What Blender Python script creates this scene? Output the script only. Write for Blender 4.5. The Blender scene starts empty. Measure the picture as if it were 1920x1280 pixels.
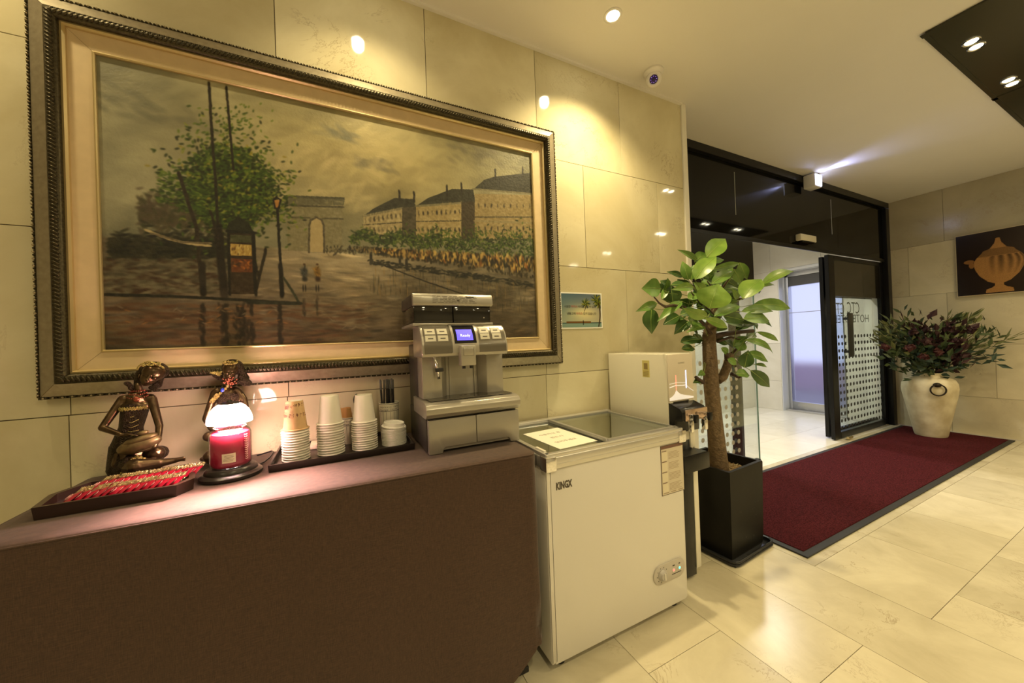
import bpy, bmesh, math, random
import numpy as np
from mathutils import Vector, Matrix, noise

random.seed(7)
rng = np.random.default_rng(11)
PI = math.pi
scene = bpy.context.scene
COL = scene.collection

# ------------------------------------------------------------------ camera, world, exposure
FPX = 666.26
YAW, PITCH, ROLL = math.radians(26.103), math.radians(0.24), math.radians(-2.137)
CAMZ = 1.29
_f = Vector((math.sin(YAW)*math.cos(PITCH), math.cos(YAW)*math.cos(PITCH), math.sin(PITCH)))
_r = Vector((math.cos(YAW), -math.sin(YAW), 0))
_u = _r.cross(_f)
CR = math.cos(ROLL)*_r + math.sin(ROLL)*_u
CU = -math.sin(ROLL)*_r + math.cos(ROLL)*_u
CF = _f
cd = bpy.data.cameras.new('camera')
cam = bpy.data.objects.new('camera', cd)
COL.objects.link(cam)
cd.sensor_width = 36.0
cd.sensor_fit = 'HORIZONTAL'
cd.lens = FPX / 1920 * 36
cd.clip_start = 0.02
cam.matrix_world = Matrix(((CR.x, CU.x, -CF.x, 0), (CR.y, CU.y, -CF.y, 0), (CR.z, CU.z, -CF.z, CAMZ), (0, 0, 0, 1)))
scene.camera = cam

scene.view_settings.view_transform = 'Standard'
scene.view_settings.look = 'None'
scene.view_settings.gamma = 1.0
scene.view_settings.use_curve_mapping = False
scene.view_settings.exposure = 0.08

world = bpy.data.worlds.new('world')
scene.world = world
world.use_nodes = True
wb = world.node_tree.nodes['Background']
wb.inputs[0].default_value = (0.66, 0.70, 1.0, 1)
wb.inputs[1].default_value = 1.25

WARM = (1.0, 0.79, 0.42)
COOL = (0.93, 0.95, 1.0)

def lamp(name, kind, loc, power, color, size=0.05, direction=None, angle=None, blend=1.0, size_y=None):
    l = bpy.data.lights.new(name, kind)
    l.energy = power
    l.color = color
    if kind == 'SPOT':
        l.spot_size = angle
        l.spot_blend = blend
        l.shadow_soft_size = size
    elif kind == 'POINT':
        l.shadow_soft_size = size
    elif kind == 'AREA':
        l.size = size
        if size_y:
            l.shape = 'RECTANGLE'; l.size_y = size_y
    o = bpy.data.objects.new(name, l)
    o.location = loc
    if direction is not None:
        o.rotation_euler = Vector(direction).to_track_quat('-Z', 'Y').to_euler()
    COL.objects.link(o)
    return o

# room dimensions
YW, YD, XW, ZC = 1.757, 2.08, 6.75, 2.99      # painting wall, entrance glazing, far wall, ceiling
XL, YB = -3.2, -4.6                            # unseen ends of the lobby

# lobby lamps: three downlights by the picture wall, pairs of spots in black housings over the lobby
DOWN = [(-1.05, 1.41), (0.152, 1.41), (1.352, 1.41)]
for p, pw_ in zip(DOWN, (28, 36, 125)):
    lamp('downlight_beam', 'SPOT', (p[0], p[1], ZC-0.03), pw_, WARM, 0.03, (0, 0, -1), math.radians(125), 1.0)
PAIRS = [(3.48, 0.66), (4.26, 0.66), (5.04, 0.66), (5.82, 0.66)]
for p in PAIRS:
    for dx in (-0.045, 0.045):
        lamp('spot_beam', 'SPOT', (p[0]+dx, p[1], ZC-0.035), 20, WARM, 0.03, (0, 0, -1), math.radians(120), 1.0)
GRID = [(x, y) for x in (-1.6, 0.4, 2.4, 4.8) for y in (-0.6, -1.9, -3.0)]
for p in GRID:
    lamp('spot_beam', 'SPOT', (p[0], p[1], ZC-0.05), {-1.6: 26, 0.4: 56, 2.4: 76, 4.8: 74}[p[0]], WARM, 0.06, (0, 0, -1), math.radians(150), 1.0)
# fill lamps added to brighten the vestibule, no fixtures there
for p in ((3.6, 2.9), (5.3, 2.9)):
    lamp('vestibule_fill', 'SPOT', (p[0], p[1], 2.85), 150, (1.0, .94, .84), 0.08, (0, 0, -1), math.radians(150), 1.0)

# ------------------------------------------------------------------ helpers
def at(px, py, axis, val):
    """a point of the place seen at a pixel of the photograph, on a known plane"""
    d = (px-960)*CR + (640-py)*CU + FPX*CF
    o = Vector((0, 0, CAMZ))
    i = 'xyz'.index(axis)
    return o + d*((val-o[i])/d[i])

def tag(o, label=None, cat=None, group=None, kind=None):
    if label: o['label'] = label
    if cat: o['category'] = cat
    if group: o['group'] = group
    if kind: o['kind'] = kind
    return o

def empty(name, loc, label, cat, group=None, rotz=0):
    o = bpy.data.objects.new(name, None)
    o.location = loc
    o.rotation_euler = (0, 0, rotz)
    o.empty_display_size = 0.05
    COL.objects.link(o)
    return tag(o, label, cat, group)

MATS = {}
def mat(name, color=(.8, .8, .8), rough=.5, metal=0.0, spec=0.5, coat=0.0, emit=None, estr=0.0, trans=0.0, ior=1.45, noise_amt=0.0, noise_scale=20.0, bump=0.0, bump_scale=100.0, sheen=0.0, alpha=1.0, sss=0.0):
    if name in MATS: return MATS[name]
    m = bpy.data.materials.new(name)
    m.use_nodes = True
    nt = m.node_tree
    b = nt.nodes['Principled BSDF']
    b.inputs['Base Color'].default_value = (*color, 1)
    b.inputs['Roughness'].default_value = rough
    b.inputs['Metallic'].default_value = metal
    b.inputs['Specular IOR Level'].default_value = spec
    b.inputs['Coat Weight'].default_value = coat
    b.inputs['Coat Roughness'].default_value = 0.05
    b.inputs['Transmission Weight'].default_value = trans
    b.inputs['IOR'].default_value = ior
    b.inputs['Sheen Weight'].default_value = sheen
    b.inputs['Alpha'].default_value = alpha
    if sss:
        b.inputs['Subsurface Weight'].default_value = sss
        b.inputs['Subsurface Scale'].default_value = 0.02
    if emit:
        b.inputs['Emission Color'].default_value = (*emit, 1)
        b.inputs['Emission Strength'].default_value = estr
    tc = nt.nodes.new('ShaderNodeNewGeometry')
    if noise_amt:
        n = nt.nodes.new('ShaderNodeTexNoise'); n.inputs['Scale'].default_value = noise_scale
        n.inputs['Detail'].default_value = 5
        nt.links.new(tc.outputs['Position'], n.inputs['Vector'])
        r = nt.nodes.new('ShaderNodeMapRange')
        r.inputs['From Min'].default_value = .3; r.inputs['From Max'].default_value = .7
        r.inputs['To Min'].default_value = 1-noise_amt; r.inputs['To Max'].default_value = 1+noise_amt
        nt.links.new(n.outputs['Fac'], r.inputs['Value'])
        mx = nt.nodes.new('ShaderNodeVectorMath'); mx.operation = 'SCALE'
        mx.inputs[0].default_value = color
        nt.links.new(r.outputs['Result'], mx.inputs['Scale'])
        nt.links.new(mx.outputs['Vector'], b.inputs['Base Color'])
    if bump:
        n2 = nt.nodes.new('ShaderNodeTexNoise'); n2.inputs['Scale'].default_value = bump_scale
        nt.links.new(tc.outputs['Position'], n2.inputs['Vector'])
        bp = nt.nodes.new('ShaderNodeBump'); bp.inputs['Strength'].default_value = bump
        bp.inputs['Distance'].default_value = 0.01
        nt.links.new(n2.outputs['Fac'], bp.inputs['Height'])
        nt.links.new(bp.outputs['Normal'], b.inputs['Normal'])
    MATS[name] = m
    return m

def N(nt, kind, **kw):
    n = nt.nodes.new(kind)
    for k, v in kw.items():
        setattr(n, k, v)
    return n

def marble(name, c_lo, c_hi, vein, rough, scale=1.6, tonegain=0.16, veinamt=0.55):
    """polished limestone: cloudy tone, fine veins, every slab its own tone"""
    m = bpy.data.materials.new(name); m.use_nodes = True
    nt = m.node_tree; L = nt.links.new
    b = nt.nodes['Principled BSDF']
    g = N(nt, 'ShaderNodeNewGeometry')
    a = N(nt, 'ShaderNodeAttribute'); a.attribute_name = 'tone'
    mul = N(nt, 'ShaderNodeMath', operation='MULTIPLY'); L(a.outputs['Fac'], mul.inputs[0]); mul.inputs[1].default_value = 37.0
    n1 = N(nt, 'ShaderNodeTexNoise', noise_dimensions='4D'); L(g.outputs['Position'], n1.inputs['Vector']); L(mul.outputs[0], n1.inputs['W'])
    n1.inputs['Scale'].default_value = scale; n1.inputs['Detail'].default_value = 8; n1.inputs['Roughness'].default_value = .62; n1.inputs['Distortion'].default_value = .7
    cr = N(nt, 'ShaderNodeValToRGB'); cr.color_ramp.elements[0].position = .33; cr.color_ramp.elements[1].position = .68
    cr.color_ramp.elements[0].color = (*c_lo, 1); cr.color_ramp.elements[1].color = (*c_hi, 1)
    L(n1.outputs['Fac'], cr.inputs['Fac'])
    # slab tone
    mr = N(nt, 'ShaderNodeMapRange'); L(a.outputs['Fac'], mr.inputs['Value']); mr.inputs['To Min'].default_value = 1-tonegain; mr.inputs['To Max'].default_value = 1+tonegain*.5
    sc = N(nt, 'ShaderNodeVectorMath', operation='SCALE'); L(cr.outputs['Color'], sc.inputs[0]); L(mr.outputs['Result'], sc.inputs['Scale'])
    # veins
    n2 = N(nt, 'ShaderNodeTexNoise', noise_dimensions='4D'); L(g.outputs['Position'], n2.inputs['Vector']); L(mul.outputs[0], n2.inputs['W'])
    n2.inputs['Scale'].default_value = 2.6; n2.inputs['Detail'].default_value = 6; n2.inputs['Roughness'].default_value = .72; n2.inputs['Distortion'].default_value = 1.4
    s1 = N(nt, 'ShaderNodeMath', operation='SUBTRACT'); L(n2.outputs['Fac'], s1.inputs[0]); s1.inputs[1].default_value = .5
    ab = N(nt, 'ShaderNodeMath', operation='ABSOLUTE'); L(s1.outputs[0], ab.inputs[0])
    m2 = N(nt, 'ShaderNodeMapRange'); L(ab.outputs[0], m2.inputs['Value']); m2.inputs['From Min'].default_value = 0; m2.inputs['From Max'].default_value = .012
    m2.inputs['To Min'].default_value = 1; m2.inputs['To Max'].default_value = 0
    n3 = N(nt, 'ShaderNodeTexNoise'); L(g.outputs['Position'], n3.inputs['Vector']); n3.inputs['Scale'].default_value = 3.3; n3.inputs['Detail'].default_value = 3
    m3 = N(nt, 'ShaderNodeMapRange'); L(n3.outputs['Fac'], m3.inputs['Value']); m3.inputs['From Min'].default_value = .52; m3.inputs['From Max'].default_value = .68
    mm = N(nt, 'ShaderNodeMath', operation='MULTIPLY'); L(m2.outputs['Result'], mm.inputs[0]); L(m3.outputs['Result'], mm.inputs[1])
    mk = N(nt, 'ShaderNodeMath', operation='MULTIPLY'); L(mm.outputs[0], mk.inputs[0]); mk.inputs[1].default_value = veinamt
    mix = N(nt, 'ShaderNodeMix', data_type='RGBA'); L(mk.outputs[0], mix.inputs['Factor']); L(sc.outputs['Vector'], mix.inputs[6]); mix.inputs[7].default_value = (*vein, 1)
    L(mix.outputs[2], b.inputs['Base Color'])
    b.inputs['Roughness'].default_value = rough
    b.inputs['Specular IOR Level'].default_value = .4
    MATS[name] = m
    return m

def attr_mat(name, rough=.6, bump=0.0, coat=0.0):
    m = bpy.data.materials.new(name); m.use_nodes = True
    nt = m.node_tree; b = nt.nodes['Principled BSDF']
    a = N(nt, 'ShaderNodeAttribute'); a.attribute_name = 'pigment'
    nt.links.new(a.outputs['Color'], b.inputs['Base Color'])
    b.inputs['Roughness'].default_value = rough
    b.inputs['Coat Weight'].default_value = coat
    if bump:
        g = N(nt, 'ShaderNodeNewGeometry')
        n = N(nt, 'ShaderNodeTexNoise'); n.inputs['Scale'].default_value = 90; n.inputs['Detail'].default_value = 3
        nt.links.new(g.outputs['Position'], n.inputs['Vector'])
        bp = N(nt, 'ShaderNodeBump'); bp.inputs['Strength'].default_value = bump; bp.inputs['Distance'].default_value = .004
        nt.links.new(n.outputs['Fac'], bp.inputs['Height']); nt.links.new(bp.outputs['Normal'], b.inputs['Normal'])
    MATS[name] = m
    return m

def glass_mat(name, tint=(.9, .95, .93), refl=.09, rough=0.0):
    """thin clear pane: transparent with a fresnel reflection"""
    m = bpy.data.materials.new(name); m.use_nodes = True
    nt = m.node_tree
    for n in list(nt.nodes):
        if n.type != 'OUTPUT_MATERIAL': nt.nodes.remove(n)
    out = nt.nodes[0]
    t = N(nt, 'ShaderNodeBsdfTransparent'); t.inputs[0].default_value = (*tint, 1)
    g = N(nt, 'ShaderNodeBsdfGlossy'); g.inputs['Roughness'].default_value = rough; g.inputs[0].default_value = (.9, .95, .95, 1)
    lw = N(nt, 'ShaderNodeLayerWeight'); lw.inputs['Blend'].default_value = .25
    mr = N(nt, 'ShaderNodeMapRange'); mr.inputs['To Min'].default_value = refl*.5; mr.inputs['To Max'].default_value = min(1, refl*5)
    nt.links.new(lw.outputs['Fresnel'], mr.inputs['Value'])
    mx = N(nt, 'ShaderNodeMixShader')
    nt.links.new(mr.outputs['Result'], mx.inputs[0]); nt.links.new(t.outputs[0], mx.inputs[1]); nt.links.new(g.outputs[0], mx.inputs[2])
    nt.links.new(mx.outputs[0], out.inputs[0])
    MATS[name] = m
    return m

def root_loc(parent):
    p = parent
    while p.parent is not None: p = p.parent
    return p

class MB:
    """collects shapes given in world coordinates and links them as ONE mesh object"""
    def __init__(self): 
        self.bm = bmesh.new(); self.tones = None
    def _mark(self, nf, tone):
        if self.tones is None: self.tones = self.bm.faces.layers.float.new('tone')
        self.bm.faces.ensure_lookup_table()
        for f in self.bm.faces[nf:]: f[self.tones] = tone
    def box(self, x0, x1, y0, y1, z0, z1, bevel=0.0, seg=2, tone=None, M=None):
        nf = len(self.bm.faces)
        tmp = bmesh.new()
        bmesh.ops.create_cube(tmp, size=1)
        for v in tmp.verts:
            v.co = Vector(((x0+x1)/2+v.co.x*(x1-x0), (y0+y1)/2+v.co.y*(y1-y0), (z0+z1)/2+v.co.z*(z1-z0)))
        if bevel: bmesh.ops.bevel(tmp, geom=list(tmp.edges), offset=bevel, segments=seg, affect='EDGES', profile=.5)
        self._merge(tmp, M)
        if tone is not None: self._mark(nf, tone)
        return self
    def _merge(self, tmp, M=None):
        if M is not None: tmp.transform(M)
        me = bpy.data.meshes.new('t'); tmp.to_mesh(me); tmp.free()
        self.bm.from_mesh(me); bpy.data.meshes.remove(me)
    def prism(self, pts, h0, h1, axis='z', bevel=0.0, M=None):
        """polygon pts (2D) extruded along axis from h0 to h1"""
        tmp = bmesh.new()
        def P(a, b, h):
            return {'z': (a, b, h), 'y': (a, h, b), 'x': (h, a, b)}[axis]
        lo = [tmp.verts.new(P(a, b, h0)) for a, b in pts]
        hi = [tmp.verts.new(P(a, b, h1)) for a, b in pts]
        n = len(pts)
        tmp.faces.new(lo); tmp.faces.new(hi[::-1])
        for i in range(n): tmp.faces.new((lo[i], hi[i], hi[(i+1) % n], lo[(i+1) % n]))
        bmesh.ops.recalc_face_normals(tmp, faces=tmp.faces)
        if bevel:
            bmesh.ops.bevel(tmp, geom=list(tmp.edges), offset=bevel, segments=2, affect='EDGES', profile=.5)
        self._merge(tmp, M); return self
    def lathe(self, prof, c=(0, 0, 0), seg=32, M=None, close=True, sx=1.0, sy=1.0):
        """profile of (radius, z) turned round the z axis at c"""
        tmp = bmesh.new(); rings = []
        for r, z in prof:
            if r < 1e-6: rings.append([tmp.verts.new((c[0], c[1], c[2]+z))])
            else: rings.append([tmp.verts.new((c[0]+sx*r*math.cos(2*PI*i/seg), c[1]+sy*r*math.sin(2*PI*i/seg), c[2]+z)) for i in range(seg)])
        for A, B in zip(rings[:-1], rings[1:]):
            for i in range(seg):
                j = (i+1) % seg
                if len(A) == 1 and len(B) == 1: continue
                if len(A) == 1: tmp.faces.new((A[0], B[j], B[i]))
                elif len(B) == 1: tmp.faces.new((A[i], A[j], B[0]))
                else: tmp.faces.new((A[i], A[j], B[j], B[i]))
        if close:
            if len(rings[0]) > 1: tmp.faces.new(rings[0][::-1])
            if len(rings[-1]) > 1: tmp.faces.new(rings[-1])
        bmesh.ops.recalc_face_normals(tmp, faces=tmp.faces)
        self._merge(tmp, M); return self
    def tube(self, pts, r, seg=10, caps=True, M=None):
        """round tube through points, r a number or one radius per point"""
        pts = [Vector(p) for p in pts]; n = len(pts)
        rad = [r]*n if not hasattr(r, '__len__') else list(r)
        tmp = bmesh.new(); rings = []
        t0 = (pts[1]-pts[0]).normalized()
        up = Vector((0, 0, 1)) if abs(t0.z) < .9 else Vector((1, 0, 0))
        nrm = (up - t0*up.dot(t0)).normalized()
        for i in range(n):
            if i == 0: t = t0
            elif i == n-1: t = (pts[-1]-pts[-2]).normalized()
            else: t = ((pts[i+1]-pts[i]).normalized() + (pts[i]-pts[i-1]).normalized()).normalized()
            nrm = (nrm - t*nrm.dot(t))
            nrm = nrm.normalized() if nrm.length > 1e-6 else t.orthogonal().normalized()
            bn = t.cross(nrm)
            rings.append([tmp.verts.new(pts[i] + rad[i]*(math.cos(2*PI*k/seg)*nrm + math.sin(2*PI*k/seg)*bn)) for k in range(seg)])
        for A, B in zip(rings[:-1], rings[1:]):
            for k in range(seg): tmp.faces.new((A[k], A[(k+1) % seg], B[(k+1) % seg], B[k]))
        if caps: tmp.faces.new(rings[0][::-1]); tmp.faces.new(rings[-1])
        self._merge(tmp, M); return self
    def ball(self, c, r, sub=3, M=None):
        """ellipsoid; r a number or three radii"""
        tmp = bmesh.new(); bmesh.ops.create_icosphere(tmp, subdivisions=sub, radius=1)
        rr = (r, r, r) if not hasattr(r, '__len__') else r
        for v in tmp.verts: v.co = Vector((c[0]+v.co.x*rr[0], c[1]+v.co.y*rr[1], c[2]+v.co.z*rr[2]))
        self._merge(tmp, M); return self
    def ell(self, c, r, rot, sub=3):
        """ellipsoid turned by an euler rotation about its own centre"""
        from mathutils import Euler
        M = Matrix.Translation(Vector(c)) @ Euler(rot).to_matrix().to_4x4()
        return self.ball((0, 0, 0), r, sub, M)
    def cap(self, a, b, ra, rb, seg=12):
        """tapered limb with round ends"""
        a, b = Vector(a), Vector(b)
        n = 6; pts = [a.lerp(b, i/n) for i in range(n+1)]
        self.tube(pts, [ra+(rb-ra)*i/n for i in range(n+1)], seg)
        self.ball(a, ra, 2); self.ball(b, rb, 2); return self
    def faces(self, verts, faces, tone=None, M=None):
        nf = len(self.bm.faces)
        vs = [self.bm.verts.new(M @ Vector(v) if M else v) for v in verts]
        for f in faces:
            try: self.bm.faces.new([vs[i] for i in f])
            except ValueError: pass
        if tone is not None: self._mark(nf, tone)
        return self
    def disc(self, c, r, axis='y', seg=14, t=0.001):
        pts = [(r*math.cos(2*PI*i/seg), r*math.sin(2*PI*i/seg)) for i in range(seg)]
        c = Vector(c)
        if axis == 'y': return self.prism([(c.x+a, c.z+b) for a, b in pts], c.y-t, c.y, 'y')
        if axis == 'x': return self.prism([(c.y+a, c.z+b) for a, b in pts], c.x-t, c.x, 'x')
        return self.prism([(c.x+a, c.y+b) for a, b in pts], c.z, c.z+t, 'z')
    def build(self, name, m, parent=None, smooth=None, origin=None, label=None, remesh=None, smooth_it=0):
        if parent is not None: off = Vector(root_loc(parent).location)
        elif origin is not None: off = Vector(origin)
        else: off = Vector((0, 0, 0))
        if not remesh: pass
        self.bm.transform(Matrix.Translation(-off))
        me = bpy.data.meshes.new(name); self.bm.to_mesh(me); self.bm.free()
        ms = m if isinstance(m, (list, tuple)) else [m]
        for q in ms: me.materials.append(q)
        if smooth == 'all' or remesh: me.polygons.foreach_set('use_smooth', [True]*len(me.polygons))
        elif smooth is not None: 
            me.polygons.foreach_set('use_smooth', [True]*len(me.polygons))
            me.set_sharp_from_angle(angle=math.radians(smooth))
        o = bpy.data.objects.new(name, me); COL.objects.link(o)
        if parent is not None: o.parent = parent
        else: o.location = off
        if remesh:
            r = o.modifiers.new('remesh', 'REMESH'); r.mode = 'VOXEL'; r.voxel_size = remesh; r.use_smooth_shade = True
            if smooth_it:
                s = o.modifiers.new('smooth', 'CORRECTIVE_SMOOTH') if False else o.modifiers.new('smooth', 'SMOOTH')
                s.factor = .5; s.iterations = smooth_it
        if label: o['label'] = label
        return o

def struct(o):
    o['kind'] = 'structure'; return o

def copy_tree(o, parent=None):
    c = o.copy(); COL.objects.link(c); c.parent = parent
    for ch in list(o.children): copy_tree(ch, c)
    return c

def lettering(body, size, m, M, parent, name='lettering', extrude=.0004, align='CENTER', bold=0.0, xscale=1.0):
    """raised letters as a mesh; M places the text plane (x to the right, y up)"""
    cu = bpy.data.curves.new('t', 'FONT'); cu.body = body; cu.size = size; cu.extrude = extrude
    cu.align_x = align; cu.align_y = 'CENTER'; cu.offset = bold; cu.resolution_u = 2
    o = bpy.data.objects.new('t', cu)
    me = bpy.data.meshes.new_from_object(o)
    bpy.data.objects.remove(o); bpy.data.curves.remove(cu)
    S = Matrix.Diagonal((xscale, 1, 1, 1))
    me.transform(Matrix.Translation(-Vector(root_loc(parent).location)) @ M @ S)
    me.materials.clear(); me.materials.append(m)
    t = bpy.data.objects.new(name, me); COL.objects.link(t); t.parent = parent
    return t

def face_y(x, y, z, tilt=0):      # text plane facing -y (towards the lobby)
    return Matrix.Translation((x, y, z)) @ Matrix.Rotation(PI/2+tilt, 4, 'X')

def pigment_sheet(name, origin, ux, uz, w, h, img, m, parent):
    """flat picture made of paint: a fine grid whose points carry the pigment (rows of img from the top)"""
    H, W = img.shape[:2]
    off = np.array(root_loc(parent).location)
    o = np.array(origin)-off; ux = np.array(ux); uz = np.array(uz)
    gx, gy = np.meshgrid(np.linspace(0, w, W), np.linspace(h, 0, H))
    co = o + gx[..., None]*ux + gy[..., None]*uz
    idx = np.arange(W*H).reshape(H, W)
    q = np.stack([idx[1:, :-1], idx[1:, 1:], idx[:-1, 1:], idx[:-1, :-1]], -1).reshape(-1, 4)
    me = bpy.data.meshes.new(name)
    me.vertices.add(W*H); me.vertices.foreach_set('co', co.reshape(-1).astype(np.float32))
    me.loops.add(q.size); me.loops.foreach_set('vertex_index', q.reshape(-1).astype(np.int32))
    me.polygons.add(len(q)); me.polygons.foreach_set('loop_start', (np.arange(len(q))*4).astype(np.int32))
    me.update(calc_edges=True)
    at_ = me.color_attributes.new('pigment', 'FLOAT_COLOR', 'POINT')
    c = np.ones((W*H, 4), np.float32); c[:, :3] = np.clip(img, 0, 1).reshape(-1, 3)**2.2
    at_.data.foreach_set('color', c.reshape(-1))
    me.materials.append(m)
    ob = bpy.data.objects.new(name, me); COL.objects.link(ob); ob.parent = parent
    return ob

# ------------------------------------------------------------------ materials of the room
wall_m = marble('wall_marble', (.56, .50, .31), (.74, .69, .49), (.26, .18, .09), .055, 1.5, .13, .55)
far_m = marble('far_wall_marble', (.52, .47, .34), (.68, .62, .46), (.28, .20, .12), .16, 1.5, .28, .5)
floor_m = marble('floor_marble', (.50, .45, .32), (.69, .64, .48), (.25, .18, .10), .24, 2.4, .10, .55)
lobby_in_m = marble('vestibule_marble', (.72, .69, .60), (.86, .84, .76), (.55, .48, .38), .22, 1.6, .10, .3)
grout = mat('grout', (.13, .09, .05), .8)
grout_l = mat('pale_grout', (.38, .34, .27), .8)
ceil_m = mat('ceiling_paint', (.80, .78, .73), .75, noise_amt=.02, noise_scale=1.5)
plain_m = mat('plain_wall_paint', (.55, .52, .44), .6)
black_gloss = mat('black_gloss_panel', (.004, .004, .004), .05, spec=.22)
black_frame = mat('black_frame_metal', (.007, .007, .0075), .3, spec=.3)
black_satin = mat('black_satin', (.02, .02, .021), .35)
black_matte = mat('black_matte', (.018, .017, .015), .55, bump=.15, bump_scale=60)
clear_glass = glass_mat('clear_glass', (.95, .975, .965), .045)
edge_glass = mat('glass_edge', (.25, .40, .36), .15)
white_trim = mat('corner_trim', (.80, .78, .70), .25)
brass = mat('pale_brass', (.75, .62, .35), .25, metal=1)
chrome = mat('chrome', (.86, .86, .88), .08, metal=1)
dot_m = mat('dot_film', (.06, .06, .06), .35, metal=.5)

def tiles(name, m, gm, cells, axis, plane, depth, gap=.0016, tone=None):
    """slabs with open joints over a grout backing: one mesh. cells = (a0,a1,b0,b1) on the wall or floor plane"""
    b = MB()
    for (a0, a1, b0, b1) in cells:
        t = random.random() if tone is None else tone(a0, a1, b0, b1)
        g = gap
        if axis == 'y': b.box(a0+g, a1-g, plane, plane+depth, b0+g, b1-g, tone=t)
        elif axis == 'x': b.box(plane, plane+depth, a0+g, a1-g, b0+g, b1-g, tone=t)
        else: b.box(a0+g, a1-g, b0+g, b1-g, plane-depth, plane, tone=t)
    nf = len(b.bm.faces); e = depth*.35
    for (a0, a1, b0, b1) in cells:
        if axis == 'y': b.box(a0, a1, plane+e, plane+depth+.05, b0, b1, tone=0)
        elif axis == 'x': b.box(plane+e, plane+depth+.05, a0, a1, b0, b1, tone=0)
        else: b.box(a0, a1, b0, b1, plane-depth-.05, plane-e, tone=0)
    b.bm.faces.ensure_lookup_table()
    for f in b.bm.faces[nf:]: f.material_index = 1
    o = b.build(name, [m, gm])
    return struct(o)

def grid_cells(a0, a1, rows, w, offs):
    out = []
    for i, (b0, b1) in enumerate(zip(rows[:-1], rows[1:])):
        x = offs[i % len(offs)]
        while x > a0: x -= w
        while x < a1:
            l, r = max(x, a0), min(x+w, a1)
            if r-l > .01: out.append((l, r, b0, b1))
            x += w
    return out

# wall with the painting: slabs 0.635 m square, laid half-bond
rows = [0, .465, 1.10, 1.737, 2.368, ZC]
cells = grid_cells(XL, 2.305, rows, .634, [.437, .12, .437, .12, .437])
cells = []
for i, (b0, b1) in enumerate(zip(rows[:-1], rows[1:])):
    start = {0: .437, 1: .437, 2: 1.710, 3: 1.392, 4: 1.072}[i]
    x = start
    while x > XL: x -= .634
    while x < 2.305:
        l, r = max(x, XL), min(x+.634, 2.305)
        if r-l > .01: cells.append((l, r, b0, b1))
        x += .634
tiles('wall_back', wall_m, grout, cells, 'y', YW, .02)
# return of that wall behind its corner, up to the glazing
struct(MB().box(2.18, 2.30, YW+.07, YD+.10, 0, ZC).build('wall_return', plain_m))
c = MB(); c.box(2.297, 2.345, YW-.012, YW+.07, 0, ZC, .004); c.box(2.345, 2.357, YW+.01, YD-.04, 0, ZC)
tr = struct(c.build('trim_1', white_trim))
# shadow gap between that wall and the ceiling
struct(MB().box(XL, 2.30, YW-.018, YW, ZC-.014, ZC, 0).build('trim_2', ceil_m))

# far wall of the lobby
rows = [0, .45, 1.07, 1.706, 2.345, ZC]
cells = []
for i, (b0, b1) in enumerate(zip(rows[:-1], rows[1:])):
    start = {0: 1.565, 1: 1.223, 2: 1.565, 3: 1.88, 4: 1.567}[i]
    x = start
    while x > YB: x -= .634
    while x < 2.05:
        l, r = max(x, YB), min(x+.634, 2.05)
        if r-l > .01: cells.append((l, r, b0, b1))
        x += .634
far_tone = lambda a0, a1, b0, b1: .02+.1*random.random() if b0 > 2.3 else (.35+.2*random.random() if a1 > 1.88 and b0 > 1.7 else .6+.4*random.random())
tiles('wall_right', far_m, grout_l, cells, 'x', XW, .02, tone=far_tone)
struct(MB().box(XL-.1, XL, YB, YW+.07, 0, ZC).build('wall_left', plain_m))
struct(MB().box(XL-.1, XW+.1, YB-.1, YB, 0, ZC).build('wall_front', plain_m))

# floor: long slabs by the buffet, square slabs in the lobby, pale ones beyond the door
cells = []
x = 2.318
cols = []
while x > XL: cols.append((max(x-.4285, XL), x)); x -= .4285
offs = [.70, .70, 1.022, .80]
for i, (l, r) in enumerate(cols):
    start = {0: 1.35+.2, 1: .70, 2: 1.022, 3: .70}.get(i, .70+.33*(i % 2))
    y = start
    while y > YB: y -= .655
    while y < YW:
        b0, b1 = max(y, YB), min(y+.655, YW+.02)
        if b1-b0 > .02 and not (i == 0): cells.append((l, r, b0, b1))
        y += .655
# the plain border column beside the mat
l, r = cols[0]
y = 1.99
for y0, y1 in ((.30, 2.05), (-1.4, .30), (YB, -1.4)): cells.append((l, r, y0, y1))
yrows = [2.05, 1.05]; y = 1.05
while y > YB: y -= .4285; yrows.append(max(y, YB))
for i, (b1, b0) in enumerate(zip(yrows[:-1], yrows[1:])):
    if i == 0:
        for xx in np.arange(2.318, XW, .634):
            cells.append((xx, min(xx+.634, XW), 1.05, 2.05))
        continue
    x = 2.318 - (.317 if i % 2 == 0 else 0)
    while x < XW:
        l, r = max(x, 2.318), min(x+.6335, XW)
        if r-l > .01: cells.append((l, r, b0, b1))
        x += .6335
tiles('floor', floor_m, grout, cells, 'z', 0.0, .012, gap=.0012)
cells = [(x, min(x+.9, 6.90), y, min(y+.45, 3.95)) for x in np.arange(2.2, 6.85, .9) for y in np.arange(2.05, 3.9, .45)]
tiles('floor_vestibule', lobby_in_m, grout_l, cells, 'z', 0.0, .012, gap=.0008)
struct(MB().box(XL-.1, XW+.1, YB-.1, YD+.06, ZC, ZC+.12).build('ceiling', ceil_m))
struct(MB().box(2.2, 6.9, YD+.06, 3.98, 2.93, 3.05).build('ceiling_vestibule', ceil_m))

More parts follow.
